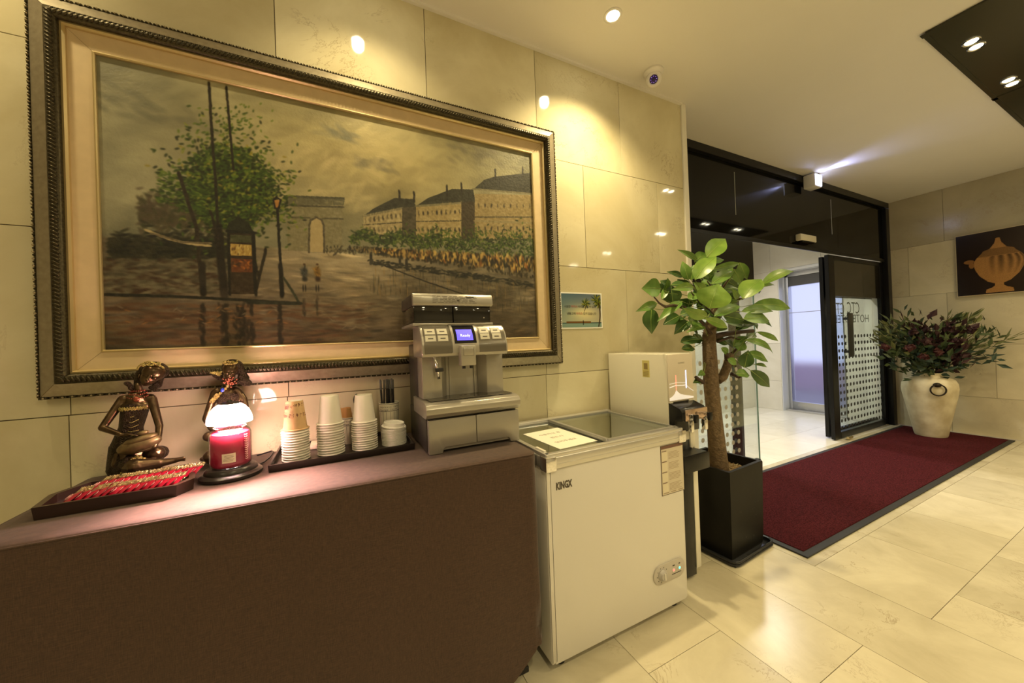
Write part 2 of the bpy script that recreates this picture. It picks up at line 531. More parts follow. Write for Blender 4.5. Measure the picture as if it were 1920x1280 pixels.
# vestibule walls
vr = [0, .49, 1.12, 1.75, 2.33, 2.95]
cells = []
for i, (b0, b1) in enumerate(zip(vr[:-1], vr[1:])):
    x = 2.2 + (.4 if i % 2 else 0)
    cells.append((2.2, x, b0, b1)) if i % 2 else None
    while x < 6.62: cells.append((x, min(x+.8, 6.62), b0, b1)); x += .8
tiles('wall_vestibule', lobby_in_m, grout_l, cells, 'y', 3.78, .02)
cells = []
for i, (b0, b1) in enumerate(zip(vr[:-1], vr[1:])):
    if b1 <= 2.34:
        cells.append((3.34, 3.78, b0, b1))
    else:
        cells += [(2.10, 2.75, b0, b1), (2.75, 3.45, b0, b1), (3.45, 3.78, b0, b1)]
    if b1 <= 2.34: cells.append((2.10, 2.52, b0, b1))
tiles('wall_exit', lobby_in_m, grout_l, cells, 'x', 6.60, .02)
struct(MB().box(6.60, 6.95, 3.333, 3.345, 0, 2.33).build('trim_3', mat('jamb_marble', (.78, .80, .82), .2)))
struct(MB().box(6.60, 6.95, 2.52, 3.34, 2.29, 2.335).build('trim_4', MATS['jamb_marble']))
struct(MB().box(6.60, 6.95, 2.505, 2.52, 0, 2.33).build('trim_5', MATS['jamb_marble']))
struct(MB().box(2.10, 2.20, YD+.10, 3.9, 0, 3.0).build('wall_vestibule_side', plain_m))

# ------------------------------------------------------------------ street door with its frosted pane, and the street behind it
steel = mat('brushed_steel', (.55, .56, .58), .35, metal=1)
fm = bpy.data.materials.new('frosted_glass'); fm.use_nodes = True
nt = fm.node_tree
for n in list(nt.nodes):
    if n.type != 'OUTPUT_MATERIAL': nt.nodes.remove(n)
rf = N(nt, 'ShaderNodeBsdfRefraction'); rf.inputs['Roughness'].default_value = .52; rf.inputs['IOR'].default_value = 1.12; rf.inputs[0].default_value = (.93, .95, 1, 1)
tl = N(nt, 'ShaderNodeBsdfTranslucent'); tl.inputs[0].default_value = (.8, .82, .9, 1)
gl = N(nt, 'ShaderNodeBsdfGlossy'); gl.inputs['Roughness'].default_value = .25
m1 = N(nt, 'ShaderNodeMixShader'); m1.inputs[0].default_value = .25; nt.links.new(rf.outputs[0], m1.inputs[1]); nt.links.new(tl.outputs[0], m1.inputs[2])
m2_ = N(nt, 'ShaderNodeMixShader'); m2_.inputs[0].default_value = .05; nt.links.new(m1.outputs[0], m2_.inputs[1]); nt.links.new(gl.outputs[0], m2_.inputs[2])
nt.links.new(m2_.outputs[0], nt.nodes['Material Output'].inputs[0] if 'Material Output' in nt.nodes else nt.nodes[0].inputs[0])
b = MB(); x = 6.80
b.box(x-.03, x+.05, 2.52, 2.57, 0, 2.29, .004); b.box(x-.03, x+.05, 3.285, 3.333, 0, 2.29, .004)
b.box(x-.03, x+.05, 2.52, 3.333, 2.215, 2.29, .004)
b.box(x-.02, x+.04, 2.57, 3.285, .03, .145, .003)
d = struct(b.build('door_3', steel, smooth=30))
MB().faces([(x, 2.57, .145), (x, 3.285, .145), (x, 3.285, 2.06), (x, 2.57, 2.06)], [(0, 1, 2, 3)]).build('frosted_pane', fm, d)
MB().box(x-.02, x+.04, 2.57, 3.285, 2.06, 2.215, .003).build('header_rail', mat('header_rail', (.10, .10, .10), .3), d)
MB().box(x-.008, x+.004, 2.57, 3.285, 1.612, 1.622).build('pane_bar', mat('pane_bar', (.35, .36, .38), .3), d)
MB().box(x-.14, x+.02, 2.52, 3.32, 0.0, .028, .004).build('threshold', steel, d)
# street: pavement and a made-up low block, added to darken the lower pane
street = mat('street_paving', (.20, .18, .21), .8)
struct(MB().box(6.98, 14, -3, 9, -.10, -.04).build('floor_street', street))
struct(MB().box(9.2, 9.5, -3, 9, -.04, .58, .02).build('tint_block_street', mat('tint_block_pink', (.40, .24, .34), .7)))

# ------------------------------------------------------------------ entrance glazing
def dots(b, x0, x1, z0, z1, y, pitch=.084, r=.0215):
    z = z0
    while z <= z1:
        xx = x0
        while xx <= x1:
            b.disc((xx, y, z), r, 'y', 14, .0008); xx += pitch
        z += pitch
    return b

b = MB()
b.box(2.358, XW-.002, YD, YD+.05, 2.225, ZC-.002)              # black transom panel
w1 = struct(b.build('window_1', black_gloss))
b = MB()
b.box(2.358, XW-.004, YD-.04, YD, ZC-.075, ZC-.003, .003); b.box(XW-.105, XW-.004, YD-.04, YD+.05, 0, ZC-.08, .003)
b.box(2.358, 2.42, YD-.012, YD+.05, 0, 2.22, .003)
b.build('window_frame', black_frame, w1)
for xx in (3.44, 5.27):
    MB().box(xx, xx+.005, YD-.003, YD, 2.43, 2.84).build('pane_joint', mat('pane_joint', (.42, .44, .42), .3), w1)
MB().box(2.43, XW-.11, YD-.014, YD-.001, 2.192, 2.23, .002).build('door_header', black_frame, w1)

def leaf(name, x0, x1, y, stile_l, stile_r, zt=2.19, panel=True):
    b = MB()
    if stile_l: b.box(x0, x0+stile_l, y-.02, y+.02, .012, zt, .003)
    if stile_r: b.box(x1-stile_r, x1, y-.02, y+.02, .012, zt, .003)
    b.box(x0+stile_l, x1-stile_r, y-.02, y+.02, .012, .085, .003)
    b.box(x0+stile_l, x1-stile_r, y-.02, y+.02, zt-.05, zt, .003)
    o = struct(b.build(name, black_frame))
    MB().box(x0+stile_l, x1-stile_r, y-.004, y+.004, .085, 1.705).build('glass_pane', clear_glass, o)
    if panel: MB().box(x0+stile_l, x1-stile_r, y-.008, y+.008, 1.705, zt-.05).build('upper_panel', mat('smoked_panel', (.022, .019, .014), .08), o)
    return o
# right: sliding leaf pushed open, and the fixed pane behind it
d2 = leaf('door_2', 5.20, XW-.11, YD+.035, .135, .075)
dots(MB(), 5.40, 6.50, .125, 1.26, YD+.028, .084).build('dot_pattern', dot_m, d2)
d4 = leaf('door_4', 5.28, XW-.03, YD+.125, .10, .05)
handle_m = mat('dark_handle', (.035, .037, .036), .35)
MB().box(5.50, 5.62, YD-.035, YD-.02, .97, 1.50, .004).box(5.52, 5.60, YD-.02, YD+.031, 1.02, 1.05).box(5.52, 5.60, YD-.02, YD+.031, 1.42, 1.45).build('handle', handle_m, d2, 30)
letter_m = mat('black_letters', (.01, .01, .01), .5)
def mirrored(x, y, z): # lettering meant to be read from the street side, so it reads backwards from the lobby
    return Matrix.Translation((x, y, z)) @ Matrix.Rotation(PI, 4, 'Z') @ Matrix.Rotation(PI/2, 4, 'X')
for dd, yy, xx in ((d2, YD+.041, 5.84), (d4, YD+.131, 5.68)):
    lettering('CTC', .21, letter_m, mirrored(xx, yy, 1.563), dd, 'lettering', xscale=.80, bold=-.001)
    lettering('HOTEL', .145, letter_m, mirrored(xx+.16, yy, 1.432), dd, 'lettering', xscale=1.15, bold=-.001)
MB().lathe([(.016, 0), (.016, .10)], M=Matrix.Translation((5.36, YD-.035, .022)) @ Matrix.Rotation(PI/2, 4, 'Y')).build('floor_bolt', brass, d2, 40)
# left: fixed pane and the opened leaf's stile behind it
b = MB()
b.box(2.43, 3.655, YD-.02, YD+.02, .012, .075, .003)
b.box(2.43, 3.66, YD-.02, YD+.02, 1.74, 2.19, .003)
d1 = struct(b.build('door_1', black_frame))
MB().box(2.43, 3.67, YD-.005, YD+.005, .075, 1.74).build('glass_pane', clear_glass, d1)
MB().box(3.668, 3.672, YD-.006, YD+.006, .04, 1.74).build('glass_edge', edge_glass, d1)
dots(MB(), 2.50, 3.42, .125, 1.10, YD-.008).build('dot_pattern', mat('lit_dot_film', (.42, .41, .36), .35), d1)  # same dot film as the right leaf, light on it put into a paler colour
d5 = leaf('door_5', 2.45, 3.56, YD+.09, .08, .13)

# door sensor and the emergency lamp
t = empty('door_sensor', (4.62, YD-.04, 2.31), 'small cream door sensor box on the black panel above the open doorway', 'sensor')
MB().box(4.47, 4.79, YD-.055, YD-.001, 2.275, 2.345, .008).build('housing', mat('sensor_cream', (.70, .66, .52), .35), t, 30)
MB().box(4.50, 4.76, YD-.050, YD-.01, 2.262, 2.276, .002).build('lens', black_gloss, t)
t = empty('emergency_light', (4.66, YD-.06, 2.88), 'small glowing white emergency light box at the top of the black glazing', 'lamp')
MB().box(4.585, 4.73, YD-.145, YD-.041, 2.835, 2.975, .008).build('housing', mat('lamp_housing', (.75, .75, .74), .3), t, 30)
MB().box(4.60, 4.722, YD-.151, YD-.144, 2.848, 2.963, .002).build('diffuser', mat('led_diffuser', (.9, .9, 1), .3, emit=(.62, .66, 1.0), estr=9), t)
MB().box(4.729, 4.733, YD-.135, YD-.055, 2.85, 2.96).build('diffuser', MATS['led_diffuser'], t)
lamp('emergency_beam', 'SPOT', (4.67, YD-.165, 2.945), 16, (.45, .50, 1.0), .015, (.06, -1, .06), math.radians(72), 1.0)
lamp('emergency_beam', 'SPOT', (4.60, YD-.165, 2.93), 1.6, (.45, .52, 1.0), .02, (-1, -.05, .12), math.radians(40), 1.0)

# ceiling: cctv dome, downlight trims, black light channel
t = empty('cctv_camera', (1.866, 1.608, ZC-.05), 'white dome security camera under the ceiling near the wall end', 'camera')
white_pl = mat('white_plastic', (.82, .80, .76), .3)
MB().lathe([(.058, 0), (.060, -.012), (.052, -.022), (.046, -.03)], (1.866, 1.608, ZC)).build('base', white_pl, t, 40)
v = (Vector((0, 0, CAMZ))-Vector((1.866, 1.608, ZC-.05))).normalized()
Mh = Matrix.Translation(Vector((1.866, 1.608, ZC-.05))) @ v.to_track_quat('Z', 'Y').to_matrix().to_4x4()
MB().lathe([(0, -.04), (.03, -.036), (.044, -.018), (.047, .005), (.042, .022), (.030, .030), (.027, .024), (0, .022)], M=Mh).build('head', white_pl, t, 50)
ln = MB().lathe([(0, .0305), (.020, .028), (.025, .025)], M=Mh, close=False).build('lens', mat('camera_lens', (.03, .015, .09), .12), t, 50)
lb = MB()
for k in range(8):
    a = k*PI/4; p = Mh @ Vector((.017*math.cos(a), .017*math.sin(a), .031)); lb.ball(p, .0028, 1)
lb.build('led_ring', mat('purple_led', (.25, .12, .6), .3, emit=(.35, .2, .9), estr=.8), ln)
bulb_m = mat('bulb', (1, 1, 1), .3, emit=(1, .90, .62), estr=90)
for i, p in enumerate(DOWN):
    t = empty('downlight', (p[0], p[1], ZC-.01), ['round recessed downlight above the left end of the picture', 'round recessed downlight above the middle of the picture', 'round recessed downlight in the ceiling right of the picture, glaring'][i], 'lamp', 'recessed downlights by the picture wall')
    MB().lathe([(.028, -.002), (.045, -.005), (.048, -.002), (.048, 0)], (p[0], p[1], ZC), close=False).build('trim_ring', white_pl, t, 60)
    MB().lathe([(0, -.0065), (.028, -.006), (.034, -.001)], (p[0], p[1], ZC), 24).build('bulb', bulb_m, t)
t = empty('ceiling_light_channel', (4.9, .5, ZC-.01), 'glossy black light channel with paired spotlights across the white ceiling', 'lamp')
b = MB(); b.box(3.09, 6.5, .30, .755, ZC-.012, ZC-.001)
b.box(3.085, 3.12, .30, .775, ZC-.016, ZC-.012); b.box(4.44, 4.49, .30, .775, ZC-.016, ZC-.012)
b.box(3.12, 6.5, .748, .770, ZC-.016, ZC-.011)
b.box(5.24, 5.30, -.6, .30, ZC-.012, ZC-.001)
b.build('channel', mat('channel_black', (.035, .034, .022), .22), t)
for p in PAIRS:
    for dx in (-.045, .045):
        s = MB().lathe([(.030, 0), (.034, -.006), (.037, -.004), (.038, 0)], (p[0]+dx, p[1], ZC-.013), close=False).build('spotlight', chrome, t, 50)
        MB().lathe([(0, -.004), (.022, -.004), (.026, -.001)], (p[0]+dx, p[1], ZC-.013), 16).build('bulb', bulb_m, s)
k = 0
wh = ['left', 'middle left', 'middle right', 'right']
for p in GRID:
    n = empty('spotlight_pair', (p[0], p[1], ZC-.01), 'paired spotlight in the lobby ceiling, seen only as mirrored glints in the polished wall', 'lamp', 'paired spotlights over the lobby')
    bb = MB().box(p[0]-.12, p[0]+.12, p[1]-.06, p[1]+.06, ZC-.010, ZC-.001); bb.build('housing', MATS['channel_black'], n)
    for dx in (-.05, .05):
        MB().lathe([(0, -.006), (.03, -.005), (.036, 0)], (p[0]+dx, p[1], ZC-.010), 16).build('bulb', bulb_m, n)

# ------------------------------------------------------------------ entrance mat
b = MB(); b.box(2.36, 6.672, 1.10, 1.985, 0.001, .010, .003)
m_ = empty('entrance_mat', (4.5, 1.54, 0), 'long dark red entrance mat with black rubber edge in front of the doorway', 'mat')
b.build('border', mat('mat_rubber', (.022, .022, .022), .6), m_)
MB().box(2.40, 6.63, 1.14, 1.945, .004, .015, .003).build('pile', mat('mat_pile', (.078, .012, .016), .95, spec=.1, noise_amt=.75, noise_scale=170, bump=.8, bump_scale=500), m_)

# ------------------------------------------------------------------ big painting of a rainy boulevard
PX0, PX1, PZ0, PZ1 = -.727, 1.010, 1.319, 2.350
pw = empty('framed_painting', ((PX0+PX1)/2, YW, PZ0-.156), 'large framed oil painting of a rainy boulevard with a stone arch, on the marble wall', 'painting')

def canvas_picture(W=900, H=534):
    SS = 1
    img = np.zeros((H, W, 3), np.float32)
    r = np.random.default_rng(5)
    def uv(px, py):
        d = (px-960)*CR + (640-py)*CU + FPX*CF
        t = YW/d.y
        x = d.x*t; z = CAMZ+d.z*t
        return (x-PX0)/(PX1-PX0)*W, (PZ1-z)/(PZ1-PZ0)*H
    yy, xx = np.mgrid[0:H, 0:W].astype(np.float32)
    def lerp(a, b, t): return np.array(a)*(1-t)+np.array(b)*t
    def fbm(seed, s0):
        g = np.random.default_rng(seed); out = np.zeros((H, W), np.float32); amp = 1; tot = 0; s = s0
        for o in range(5):
            n = g.random((max(2, int(H/s))+2, max(2, int(W/s))+2)).astype(np.float32)
            gy = yy/H*(n.shape[0]-1.001); gx = xx/W*(n.shape[1]-1.001)
            iy, ix = gy.astype(int), gx.astype(int); fy, fx = gy-iy, gx-ix
            fy = fy*fy*(3-2*fy); fx = fx*fx*(3-2*fx)
            v = n[iy, ix]*(1-fy)*(1-fx)+n[iy+1, ix]*fy*(1-fx)+n[iy, ix+1]*(1-fy)*fx+n[iy+1, ix+1]*fy*fx
            out += amp*v; tot += amp; amp *= .55; s /= 2.1
        return out/tot
    # sky
    hz = uv(600, 470)[1]
    cl = fbm(1, 190); cl2 = fbm(2, 90)
    cx, cy = uv(690, 300)
    glow = np.exp(-(((xx-cx)/(W*.33))**2+((yy-cy)/(H*.30))**2))
    base = np.stack([.43+.27*glow, .43+.22*glow, .35+.11*glow], -1)
    base += ((cl-.5)*.42+(cl2-.5)*.20)[..., None]*np.array([1, .95, .8])
    img[:] = base
    # stroke painter
    def stroke(x, y, ln, wd, ang, col, a=.9, bristle=.12):
        c, s = math.cos(ang), math.sin(ang)
        R = ln+wd+1
        x0, x1 = int(max(0, x-R)), int(min(W, x+R+1)); y0, y1 = int(max(0, y-R)), int(min(H, y+R+1))
        if x1 <= x0 or y1 <= y0: return
        dx = xx[y0:y1, x0:x1]-x; dy = yy[y0:y1, x0:x1]-y
        u = dx*c+dy*s; v = -dx*s+dy*c
        d = (np.abs(u)/max(ln, .6))**2.5+(np.abs(v)/max(wd, .6))**2.5
        m = np.clip(1.35*np.exp(-d*1.1)-.12, 0, 1)*a
        br = 1+bristle*np.sin(v*2.6+r.random()*9)
        img[y0:y1, x0:x1] = img[y0:y1, x0:x1]*(1-m[..., None]) + (np.array(col)*np.ones(3))[None, None]*br[..., None]*m[..., None]
    def line(pts, wd, col, a=.95, step=None, jit=.4, cj=.03):
        q = [uv(*p) for p in pts]
        for (xa, ya), (xb, yb) in zip(q[:-1], q[1:]):
            L = math.hypot(xb-xa, yb-ya); n = max(2, int(L/max(1.0, (step or wd*.8)))); an = math.atan2(yb-ya, xb-xa)
            for i in range(n):
                t = i/(n-1)
                stroke(xa+(xb-xa)*t+r.normal()*jit, ya+(yb-ya)*t+r.normal()*jit, max(wd*2.2, 1.6*L/n), wd*(.95+.3*r.random()), an, np.array(col)+r.normal()*cj, a)
    def poly(pts, col, a=1.0, tex=.05, streak=None):
        q = np.array([uv(*p) for p in pts]); n = len(q)
        inside = np.zeros((H, W), bool)
        j = n-1
        for i in range(n):
            xi, yi = q[i]; xj, yj = q[j]
            c = ((yi > yy) != (yj > yy)) & (xx < (xj-xi)*(yy-yi)/((yj-yi) if abs(yj-yi) > 1e-6 else 1e-6)+xi)
            inside ^= c; j = i
        nz = r.normal(0, tex, (H, W, 1))
        nz = sum(np.roll(nz, k, 0) for k in range(5))/5; nz = sum(np.roll(nz, k, 1) for k in range(7))/3
        m = inside[..., None]*a
        img[:] = img*(1-m)+(np.array(col)+nz)*m
        return inside
    def scatter(n, fx, fy, ln, wd, ang, cols, a=.85):
        for i in range(n):
            x, y = uv(fx(), fy()) if not isinstance(fx, tuple) else fx
            c = cols[r.integers(len(cols))]
            stroke(x, y, ln*(.6+.8*r.random()), wd*(.6+.8*r.random()), ang() if callable(ang) else ang+r.normal()*.2, np.array(c)+r.normal()*.02, a)
    U = lambda a, b: (lambda: a+(b-a)*r.random())
    # loose sky strokes
    for i in range(1500):
        x, y = r.random()*W, r.random()*hz
        c = img[int(y), int(x)]*(1+r.normal()*.05)
        stroke(x, y, 16+16*r.random(), 5+4*r.random(), -.35+r.normal()*.4, c, .45, .04)
    for (a, b_, s, c) in [((640, 258), 0, 26, (.45, .45, .37)), ((700, 315), 0, 30, (.43, .42, .34)), ((250, 200), 0, 60, (.37, .37, .30)), ((860, 250), 0, 70, (.42, .38, .33)), ((350, 230), 0, 40, (.42, .41, .33)), ((900, 300), 0, 60, (.40, .38, .31))]:
        x, y = uv(*a)
        for k in range(18): stroke(x+r.normal()*s*.7, y+r.normal()*s*.28, 16, 6, .3+r.normal()*.3, c, .35)
    for k in range(60):
        x, y = uv(640+r.normal()*70, 340+r.normal()*35); stroke(x, y, 20, 6, -.6+r.normal()*.4, (.74, .68, .50), .3)
    # road: wet, brown and grey, light strip in the middle
    g = np.clip((yy-hz)/(H-hz), 0, 1)
    mx = np.exp(-((xx-uv(640, 500)[0]-(yy-hz)*.15)/(W*.12+40))**2)
    road = np.stack([.40-.13*g, .37-.14*g, .30-.13*g], -1)+(mx*(1-g)*.24)[..., None]*np.array([1, .93, .72])
    road += ((fbm(7, 60)-.5)*.22)[..., None]
    msk = np.clip((yy-hz)/6, 0, 1)[..., None]
    img[:] = img*(1-msk)+road*msk
    for i in range(2600):
        x, y = r.random()*W, hz+r.random()**.8*(H-hz)
        c = img[min(H-1, int(y)), int(x)]*(1+r.normal()*.14)+r.normal()*.012*np.array([1, .6, 0])
        stroke(x, y, 9+14*r.random(), 1.5+2.5*r.random(), r.normal()*.12, c, .6)
    for i in range(420):   # brown reflections in the foreground, left and bottom
        x, y = uv(210+r.random()*480, 570+r.random()*75)
        stroke(x, y, 8+16*r.random(), 2+2*r.random(), r.normal()*.1, [(.30, .20, .13), (.38, .28, .19), (.22, .17, .12), (.40, .32, .22)][r.integers(4)], .5)
    # the pale arch in the distance
    st = (.47, .45, .34)
    poly([(533, 372), (646, 376), (644, 388), (534, 386)], (.36, .35, .27))
    poly([(537, 386), (642, 389), (640, 474), (540, 472)], st, tex=.05)
    poly([(533, 369), (645, 373), (645, 377), (533, 374)], (.28, .28, .22))
    line([(536, 388), (643, 391)], 1.6, (.28, .27, .21)); line([(540, 410), (580, 411)], 1.4, (.30, .29, .22)); line([(607, 412), (641, 413)], 1.4, (.30, .29, .22))
    op = [(580, 474), (580, 425), (583, 415), (593, 410), (603, 415), (607, 425), (608, 474)]
    poly(op, (.64, .58, .42), tex=.02); line(op, 1.5, (.30, .28, .22))
    for k in range(90):
        x, y = uv(537+r.random()*106, 380+r.random()*92)
        if 577 < 0: pass
        u0, _ = uv(578, 440); u1, _ = uv(610, 440)
        if not (u0 < x < u1 and y > uv(590, 412)[1]): stroke(x, y, 5, 1.8, r.choice([0, PI/2]), np.array(st)*(.75+.5*r.random()), .5)
    # buildings along the right
    def facade(a, b_, c_, d_, roof, col, rows, nw, lit):
        poly([a, b_, c_, d_], col, tex=.07)
        poly(roof, (.20, .20, .16), tex=.04)
        line([roof[0], roof[-1]], 2.0, (.44, .42, .32))
        for i in range(rows):
            t = (i+.5)/rows
            for k in range(nw):
                s = (k+.6)/nw
                x = a[0]+(b_[0]-a[0])*s
                yt = a[1]+(b_[1]-a[1])*s; yb = d_[1]+(c_[1]-d_[1])*s
                y = yt+(yb-yt)*t
                X, Y = uv(x, y)
                stroke(X, Y, 5.4+2*r.random(), 2.2+r.random(), PI/2+r.normal()*.12, (.17, .15, .11), .5+.45*r.random())
                if r.random() < .5: stroke(X+2.2, Y-2, 3.0, 1.1, PI/2, (.70, .64, .44), .8)
            xa, ya = a[0], a[1]+(d_[1]-a[1])*(t+.5/rows); xb, yb = b_[0], b_[1]+(c_[1]-b_[1])*(t+.5/rows)
            line([(xa, ya), (xb, yb)], 1.1, (.28, .26, .19))
        for k in range(120):
            s, t = r.random(), r.random()
            x = a[0]+(b_[0]-a[0])*s; y = (a[1]+(b_[1]-a[1])*s)*(1-t)+(d_[1]+(c_[1]-d_[1])*s)*t
            X, Y = uv(x, y); stroke(X, Y, 5, 1.6, PI/2+r.normal()*.3, np.array(col)*(.75+.55*r.random()), .35)
    facade((680, 408), (752, 392), (752, 446), (682, 440), [(680, 408), (700, 393), (738, 374), (772, 376), (778, 390), (752, 393)], (.60, .55, .40), 2, 9, 1)
    poly([(752, 392), (778, 390), (778, 450), (752, 446)], (.27, .25, .19), tex=.05)
    facade((778, 388), (862, 382), (862, 450), (778, 447), [(778, 389), (800, 374), (845, 357), (884, 358), (888, 380), (862, 383)], (.58, .52, .36), 2, 10, 1)
    poly([(862, 382), (887, 380), (887, 452), (862, 450)], (.24, .21, .15), tex=.05)
    facade((887, 366), (994, 368), (996, 450), (887, 452), [(885, 357), (905, 340), (925, 334), (990, 327), (993, 358), (994, 366)], (.53, .47, .32), 2, 9, 1)
    line([(887, 416), (994, 420)], 2.2, (.50, .46, .33))
    for px, py in ((747, 362), (774, 364), (835, 352), (862, 348), (925, 322), (976, 318)):
        line([(px, py), (px+.5, py+16)], 2.0, (.16, .15, .12))
    # row of trees and lit shop fronts
    for i in range(1500):
        t = r.random()**.8; px = 655+t*345
        cyy = 446+t*16; X, Y = uv(px, cyy+r.normal()*(6+9*t)+4*math.sin(px*.09)); c = [(.14, .19, .08), (.19, .27, .10), (.27, .35, .12), (.10, .13, .06), (.36, .40, .15)][r.choice(5, p=[.3, .27, .2, .15, .08])]
        stroke(X, Y, 4.5, 2, r.random()*PI, c, .8)
    for i in range(500):
        t = r.random(); X, Y = uv(668+t*328, 466+t*18+r.random()*(6+32*t)); stroke(X, Y, 5, 3, PI/2+r.normal()*.3, [(.13, .12, .08), (.18, .16, .10)][r.integers(2)], .7)
    for i in range(1000):
        t = r.random()**.8; px = 672+(round(t*10)+r.normal()*.26)/10*322
        y0 = 462+t*20; hgt = 8+t*34
        X, Y = uv(px, y0+hgt*.55*r.random()+4)
        c = [(.64, .52, .29), (.56, .35, .16), (.10, .09, .07), (.16, .14, .10), (.76, .64, .36), (.38, .26, .13), (.12, .13, .09)][r.choice(7, p=[.20, .05, .24, .16, .20, .07, .08])]
        stroke(X, Y, (3+7*t)*(.5+r.random()), (1.5+2.2*t)*(.5+r.random()), PI/2+r.normal()*.25, c, .7)
    for i in range(260):
        t = r.random(); px = 690+t*305; X, Y = uv(px, 486+t*44+r.random()*10)
        stroke(X, Y, 4+6*t, 2, r.normal()*.4, [(.13, .13, .10), (.20, .19, .14), (.10, .11, .09)][r.integers(3)], .8)
    for i in range(200):
        t = r.random(); px = 690+t*300; X, Y = uv(px, 500+t*35+r.random()*50)
        stroke(X, Y, 6+8*r.random(), 1.6, PI/2, [(.30, .27, .19), (.16, .16, .12), (.52, .42, .24), (.24, .24, .19)][r.integers(4)], .4)
    line([(700, 492), (800, 530), (890, 560)], 1.2, (.16, .15, .12))
    # people far off
    for px, py, h_ in [(694, 488, 1.0), (760, 498, 1.0), (748, 492, .5), (655, 470, .6)]:
        line([(px, py-9*h_), (px+.5, py+6*h_)], 1.8+r.random(), (.17, .16, .13))
    for k in range(150):
        X, Y = uv(612+r.random()*90, 471+r.normal()*3.2); stroke(X, Y, 2.2+2*r.random(), 1.0+r.random(), PI/2+r.normal()*.4, [(.22, .21, .16), (.32, .30, .22), (.16, .15, .12), (.45, .41, .30)][r.integers(4)], .7)
    # hedge and dark ground on the left
    for i in range(900):
        px = 265+r.random()*200; py = 400+r.normal()*18+(px-265)*.08
        X, Y = uv(px, py); stroke(X, Y, 6, 3, r.random()*PI, [(.24, .22, .15), (.30, .27, .19), (.20, .21, .12), (.27, .23, .18)][r.integers(4)], .5)
    for i in range(900):
        px = 215+r.random()*220; py = 468+r.normal()*14
        X, Y = uv(px, py); stroke(X, Y, 8, 2.6, r.normal()*.4, [(.10, .11, .06), (.15, .15, .09), (.07, .07, .05), (.19, .18, .12)][r.integers(4)], .7)
    for i in range(700):
        px = 205+r.random()*220; py = 488+r.random()*62
        X, Y = uv(px, py); stroke(X, Y, 8, 3, r.normal()*.2, [(.30, .29, .22), (.37, .35, .27), (.23, .21, .16), (.20, .13, .08), (.42, .40, .31)][r.integers(5)], .65)
    # tree crown
    gr = [(.12, .16, .06), (.17, .24, .08), (.24, .33, .11), (.34, .42, .14), (.47, .50, .20), (.09, .11, .05), (.52, .48, .18)]
    for i in range(700):
        a_ = r.random()*2*PI; q = r.random()**.6*.62
        X, Y = uv(436+math.cos(a_)*q*112, 372+math.sin(a_)*q*92); stroke(X, Y, 9, 5, r.random()*PI, [(.15, .17, .07), (.21, .24, .10), (.11, .12, .05)][r.integers(3)], .55)
    for i in range(7600):
        a_ = r.random()*2*PI; q = abs(r.normal())*.46
        px = 432+math.cos(a_)*q*112; py = 352+math.sin(a_)*q*104+(px-432)*.10
        if q > .75 and r.random() < .5: continue
        X, Y = uv(px, py)
        stroke(X, Y, 4.2, 2.3, -.6+r.normal()*.7, gr[r.choice(7, p=[.22, .24, .19, .13, .06, .12, .04])], .75)
    for i in range(260):
        px = 300+r.random()*90; py = 335+r.random()*60+(px-345)*.3
        X, Y = uv(px, py); stroke(X, Y, 4.5, 2, .2+r.normal()*.5, gr[r.integers(4)], .75)
    for i in range(160):
        px = 490+r.random()*65; py = 320+r.random()*100
        X, Y = uv(px, py); stroke(X, Y, 4, 2, r.normal()*.7, gr[r.integers(5)], .7)
    for i in range(90):
        X, Y = uv(437+r.normal()*30, 235+r.normal()*15); stroke(X, Y, 3.5, 1.8, -.9+r.normal()*.4, gr[1+r.integers(3)], .7)
    # trunks, awning, advertising column, lamp post
    line([(395, 163), (400, 250), (407, 340), (412, 440)], 1.8, (.13, .11, .07), .9)
    line([(412, 430), (418, 500), (424, 553)], 5.5, (.12, .095, .065), .95)
    line([(427, 170), (433, 240), (440, 322)], 1.5, (.12, .10, .07)); line([(340, 330), (372, 430), (382, 540)], 2.4, (.16, .13, .09)); line([(383, 500), (384, 550)], 4, (.12, .10, .07))
    line([(398, 400), (412, 450)], 1.6, (.14, .11, .07)); line([(500, 470), (482, 545)], 2, (.13, .11, .07)); line([(470, 440), (486, 520)], 1.6, (.13, .11, .07))
    line([(279, 434), (320, 450), (358, 459), (396, 463)], 1.8, (.66, .60, .44)); line([(290, 440), (345, 456), (398, 458)], 1.4, (.40, .36, .27))
    poly([(426, 436), (432, 420), (446, 411), (449, 405), (453, 411), (468, 420), (478, 438)], (.13, .14, .09), tex=.03)
    poly([(430, 438), (475, 440), (480, 552), (432, 552)], (.19, .15, .095), tex=.05)
    poly([(434, 442), (473, 444), (474, 457), (434, 456)], (.25, .26, .17)); poly([(434, 459), (474, 461), (474, 482), (435, 480)], (.62, .52, .27), tex=.06)
    for k in range(26):
        X, Y = uv(436+r.random()*36, 462+r.random()*16); stroke(X, Y, 3.4, 1.1, PI/2+.2, [(.30, .22, .12), (.75, .68, .42), (.45, .33, .16)][r.integers(3)], .8)
    poly([(436, 486), (475, 488), (475, 512), (437, 511)], (.35, .20, .09), tex=.06)
    for k in range(20):
        X, Y = uv(438+r.random()*35, 489+r.random()*20); stroke(X, Y, 3.5, 2, r.random()*PI, [(.62, .38, .14), (.20, .14, .09), (.50, .30, .12)][r.integers(3)], .8)
    line([(430, 436), (480, 439)], 2.2, (.09, .09, .06)); line([(431, 440), (433, 552)], 1.6, (.08, .07, .05)); line([(477, 440), (481, 552)], 2.4, (.08, .07, .05))
    line([(521, 392), (525, 460), (530, 553)], 1.9, (.09, .08, .06)); line([(527, 500), (530, 553)], 3.2, (.09, .08, .06))
